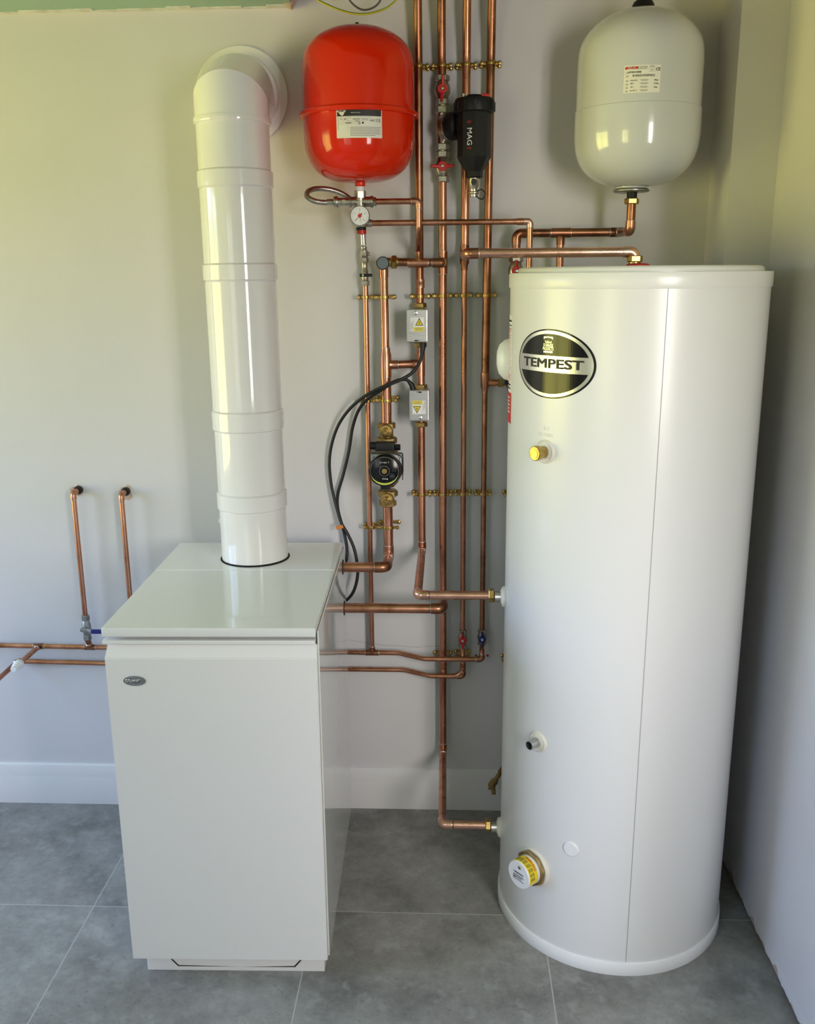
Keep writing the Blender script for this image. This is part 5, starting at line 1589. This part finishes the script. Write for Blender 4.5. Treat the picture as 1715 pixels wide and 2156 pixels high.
def needle(a, L, back, w, m, h):
    d = Vector((math.cos(a), math.sin(a)))
    t = Vector((-d.y, d.x))
    pts = [d * L, d * 0.002 + t * w, -d * back + t * w * 1.6, -d * back - t * w * 1.6, d * 0.002 - t * w]
    return obj('needle', shape(fmG, [(p.x, p.y) for p in pts], h, 0.0003, 1), m, ga, smooth=False)
needle(math.radians(227), 0.0185, 0.0075, 0.0008, 'ink', 0.0007)
needle(math.radians(-83), 0.0185, 0.0, 0.0007, 'red_plastic', 0.0011)
obj('needle_hub', cyl(NB(), fmG(0, 0, 0.0014), FW, 0.0044, 0.0014, 24, 0.0004), 'red_plastic', ga)
# safety valve below with a red cap
sx_, sz_ = P(760, 478, VY).x, zat(760, 478, VY)
obj('safety_valve', lathe(NB(), [(0.0115, mz - 0.012), (0.0115, sz_ + 0.022), (0.0145, sz_ + 0.012), (0.0145, sz_ + 0.001), (0.0125, sz_ - 0.001)], (sx_, VY, 0), UP, 28), 'nickel', mf)
obj('valve_outlet', cyl(NB(), Vector((sx_, VY + 0.022, hz)), RT, 0.0095, 0.026, 24, 0.001), 'nickel', mf)
obj('cap_collar', cyl(NB(), Vector((sx_, VY, zat(760, 485, VY))), UP, 0.0128, 0.008, 28, 0.0008), 'black', mf)
bm = cyl(NB(), Vector((sx_ + 0.001, VY, zat(760, 493, VY))), UP, 0.0112, 0.011, 28, 0.001)
for k in range(14):
    a = 2 * PI * k / 14
    box(bm, Vector((sx_ + 0.001 + math.cos(a) * 0.0112, VY + math.sin(a) * 0.0112, zat(760, 493, VY) + 0.0055)), (0.0016, 0.0022, 0.009), 0, Matrix.Rotation(a, 3, 'Z'))
obj('red_cap', bm, 'red_plastic', mf, label='red knurled safety valve cap')
# braided hose
hq = [MC + LT * 0.068, MC + LT * 0.085 + DN * 0.001, P(664, 424, VY - 0.01), P(646, 414, VY - 0.004), P(650, 402, VY + 0.022), P(672, 397, VY + 0.045), P(705, 402, VY + 0.060), P(735, 418, VY + 0.075), P(752, 445, VY + 0.090), P(760, 475, YG - 0.014), P(764, 495, YG - 0.004)]
hs = empty('braided_hose', 'looped braided steel hose from the manifold to the slim valve', 'hose', hq[3])
obj('hose', sweep(NB(), spline(hq, 10), 0.0068, 18), 'braid', hs)
obj('ferrule', cyl(NB(), MC + LT * 0.0675, LT, 0.0078, 0.018, 20, 0.001), 'nickel', hs)
e_ = P(765.3, 516, YG)
obj('ferrule', cyl(NB(), P(764, 492, YG - 0.004), (e_ - P(764, 492, YG - 0.004)), 0.0078, (e_ - P(764, 492, YG - 0.004)).length, 20, 0.001), 'silver', hs)

# ------------------------------------------------------------------ cables
def cable(label, pts, r, m, cat='cable', name='power_cable', group=None):
    o = obj(name, sweep(NB(), spline(pts, 10), r, 14), m)
    return tag(o, label, cat, group)
k1p = [P(889, 722, -0.075), P(889, 735, -0.078), P(884, 760, -0.082), P(868, 784, -0.092), P(840, 801, -0.099), P(800, 817, -0.099), P(765, 836, -0.080), P(735, 862, -0.056), P(712, 895, -0.040), P(698, 935, -0.030), P(693, 975, -0.026), P(697, 1020, -0.026), P(706, 1060, -0.034), P(718, 1100, -0.046), P(732, 1125, -0.050), P(745, 1155, -0.056), P(752, 1190, -0.064), P(752, 1215, -0.068), P(746, 1240, -0.068), P(736, 1257, -0.066), P(718, 1272, -0.062)]
kA = cable('outer black cable looping from the upper valve box down to the boiler side', k1p, 0.0046, 'rubber', group='black flex cables')
obj('cable_boot', sweep(NB(), [P(889.5, 723, -0.075), P(889.5, 733, -0.078), P(888, 746, -0.080)], [0.0085, 0.0075, 0.0052], 16), 'rubber', kA)
k2p = [P(869, 818, -0.070), P(866, 810, -0.073), P(858, 801, -0.075), P(845, 799, -0.080), P(825, 806, -0.0865), P(800, 823, -0.0865), P(775, 839, -0.066), P(755, 863, -0.040), P(742, 900, -0.026), P(734, 950, -0.022), P(722, 1000, -0.022), P(711, 1040, -0.022), P(711, 1072, -0.022), P(721, 1110, -0.030), P(728, 1140, -0.040), P(730, 1165, -0.050), P(727, 1185, -0.055), P(716, 1208, -0.055)]
kB = cable('inner black cable looping from the lower valve box down to the boiler side', k2p, 0.0046, 'rubber', group='black flex cables')
obj('cable_boot', sweep(NB(), [P(869.5, 820, -0.072), P(867, 811, -0.073), P(860, 803, -0.0755)], [0.0085, 0.0075, 0.0052], 16), 'rubber', kB)
tg = P(715, 1110, -0.052)
t_ = obj('cable_tag', box(NB(), tg, (0.020, 0.006, 0.010), 0.001, Matrix.Rotation(-0.25, 3, 'Y')), 'orange')
tag(t_, 'small orange tag clipped on the black cables', 'cable tag')
# wires hanging from the opening in the ceiling
wy = -0.10
wp = [Vector((P(632, -60, wy).x - 0.01, wy, 2.60)), P(632, -60, wy), P(655, -12, wy), P(690, 10, wy), P(730, 25, wy), P(765, 29, wy), P(800, 22, wy), P(825, 8, wy), P(842, -15, wy), P(855, -70, wy), Vector((P(855, -70, wy).x + 0.01, wy, 2.60))]
wpo = [p + Vector((0, -0.0006, -0.0016)) for p in wp]
wg = empty('earth_wire', 'green and yellow earth wire sagging from the ceiling opening', 'wire', wp[5])
obj('green_stripe', sweep(NB(), spline(wp, 10), 0.0019, 12), 'wire_green', wg, label='green half of the wire')
obj('yellow_stripe', sweep(NB(), spline(wpo, 10), 0.0019, 12), 'wire_yellow', wg, label='yellow half of the wire')
cable('grey cable loop hanging above the red vessel', [Vector((P(715, -60, -0.085).x, -0.085, 2.60)), P(715, -60, -0.085), P(728, -15, -0.085), P(742, 8, -0.085), P(765, 21, -0.085), P(790, 13, -0.085), P(803, -8, -0.085), P(808, -60, -0.085), Vector((P(808, -60, -0.085).x, -0.085, 2.60))], 0.0024, 'wire_grey', 'cable', 'grey_cable')

# ------------------------------------------------------------------ brass pipe clips
def build_clip(r, yc):
    """double-ring clip: ring, two ring screws, back plate and two wall screws; origin on the wall under the pipe centre"""
    t = bpy.data.objects.new('pipe_clip', None)
    COL.objects.link(t)
    t.empty_display_size = 0.02
    D = -yc
    bm = lathe(NB(), [(r + 0.0004, -0.0045), (r + 0.0022, -0.0040), (r + 0.0026, 0), (r + 0.0022, 0.0040), (r + 0.0004, 0.0045)], (0, yc, 0), UP, 28)
    for s in (-1, 1):
        box(bm, (s * (r + 0.0085), yc, 0), (0.014, 0.006, 0.0075), 0.001)
    obj('ring', bm, 'brass', t)
    bm = cyl(NB(), (0, -0.0002, 0), FW, 0.0045, D - r - 0.001, 14)
    box(bm, (0, -0.002, 0), (2 * (r + 0.018), 0.003, 0.011), 0.001)
    obj('back_plate', bm, 'brass', t)
    for s in (-1, 1):
        obj('ring_screw', lathe(NB(), [(0.0058, 0.002), (0.0058, 0.0045), (0.0042, 0.0068), (0.0, 0.0075)], (s * (r + 0.0115), yc, 0), FW, 16), 'brass', t)
        obj('wall_screw', lathe(NB(), [(0.0066, 0.003), (0.0062, 0.0055), (0.0040, 0.0072), (0.0, 0.0078)], (s * (r + 0.0125), 0, 0), FW, 16), 'brass', t)
    return t
proto = {}
NAMES = {'1': 'leftmost tall riser', '2': 'longest riser', '3': 'filter-side riser', '4': 'rightmost tall riser', 'g': 'thin pipe under the black lever', '5': 'pump pipe'}
def clip(px, py, r, label, yc=YW):
    if (r, yc) not in proto:
        c = proto[r, yc] = build_clip(r, yc)
    else:
        s = proto[r, yc]
        c = s.copy()
        COL.objects.link(c)
        for ch in s.children:
            q = ch.copy()
            COL.objects.link(q)
            q.parent = c
    w = P(px, py, yc)
    c.location = (w.x, 0, w.z)
    tag(c, label, 'pipe clip', 'brass pipe clips on the back wall')
clip(880.5, 139, R22, 'brass clip half hidden by the red vessel, on the leftmost tall riser')
clip(929.5, 138, R22, 'brass clip just above the upper red-handled valve')
clip(981.5, 136, R22, 'brass clip on the riser above the black filter cap')
clip(1032.5, 133, R22, 'topmost brass clip on the rightmost tall riser')
clip(770, 626, R15, 'brass clip on the thin pipe just under the black-levered valve')
clip(808.8, 626, R22, 'brass clip on the pipe below the grey cap', Y5)
clip(883.5, 624, R22, 'brass clip directly above the upper steel valve box')
clip(930.5, 623, R22, 'brass clip on the longest riser, level with the upper valve box top')
clip(975.5, 622, R15, 'brass clip on the thin riser left of the cylinder lid')
clip(1024, 622, R22, 'brass clip beside the cylinder lid on the rightmost tall riser')
clip(774, 844, R15, 'brass clip on the thin pipe where the black cables cross')
clip(813, 843, R28, 'brass clip on the thick pipe above the pump', Y5)
clip(887, 1041, R22, 'brass clip on the riser below the lower steel valve box')
clip(931, 1041, R22, 'brass clip halfway down the longest riser')
clip(973.6, 1040, R15, 'brass clip halfway down the thin riser of the small red valve')
clip(1015.8, 1040, R15, 'brass clip halfway down the thin riser of the small blue valve')
clip(P(0, 0, 0).x * 0 + 1077, 1041, R15, 'brass clip peeping out from behind the cylinder at mid height')
clip(782, 1110, R15, 'brass clip on the thin pipe right of the boiler lid')
clip(817.5, 1110, R28, 'brass clip on the thick pipe below the pump', Y5)
clip(931.5, 1383, R22, 'brass clip on the longest riser behind the two thin runs')
clip(973.6, 1381, R15, 'brass clip just under the small red valve')
clip(1072, 1390, R15, 'brass clip peeping out from behind the cylinder near the small blue valve')

# ------------------------------------------------------------------ small fittings
for px, lb in ((1002, 'left'), (1026, 'right')):
    c = P(px, 1380, 0)
    s = obj('wall_plug', lathe(NB(), [(0.0036, 0.0), (0.0036, 0.0022), (0.0022, 0.0030), (0.0012, 0.0012), (0.0, 0.0012)], c, FW, 16), 'red_paint')
    tag(s, 'dark red wall plug %s of the pipe under the small blue valve' % lb, 'wall plug', 'red wall plugs')
dt = empty('drain_tap', 'small brass drain tap low behind the left edge of the cylinder', 'drain tap', P(1038, 1655, -0.10))
d0 = Vector((xw, YW, 0.165))
d1 = P(1030, 1660, -0.10)
dv = (d1 - d0).normalized()
obj('pipe_socket', cyl(NB(), d0 - dv * 0.002, dv, 0.0098, 0.030, 22, 0.001), 'copper_old', dt)
obj('body', cyl(cyl(NB(), d1 - dv * 0.036, dv, 0.0095, 0.030, 24, 0.001), d1 - dv * 0.030, dv, 0.0118, 0.022, 24, 0.001), 'bronze', dt)
obj('link', cyl(NB(), d0 + dv * 0.02, dv, 0.007, max((d1 - d0).length - 0.05, 0.002), 18), 'bronze', dt)
obj('spindle', nut(NB(), d1 - dv * 0.002, dv, 0.0055, 0.010, 4), 'brass', dt)
obj('spout', lathe(NB(), [(0.0065, 0.0), (0.0075, 0.010), (0.0062, 0.013), (0.0075, 0.018), (0.0062, 0.021), (0.0070, 0.030), (0.0045, 0.031)], d1 - dv * 0.020 + DN * 0.004, Vector((0.08, -0.1, -1)), 18), 'bronze', dt)
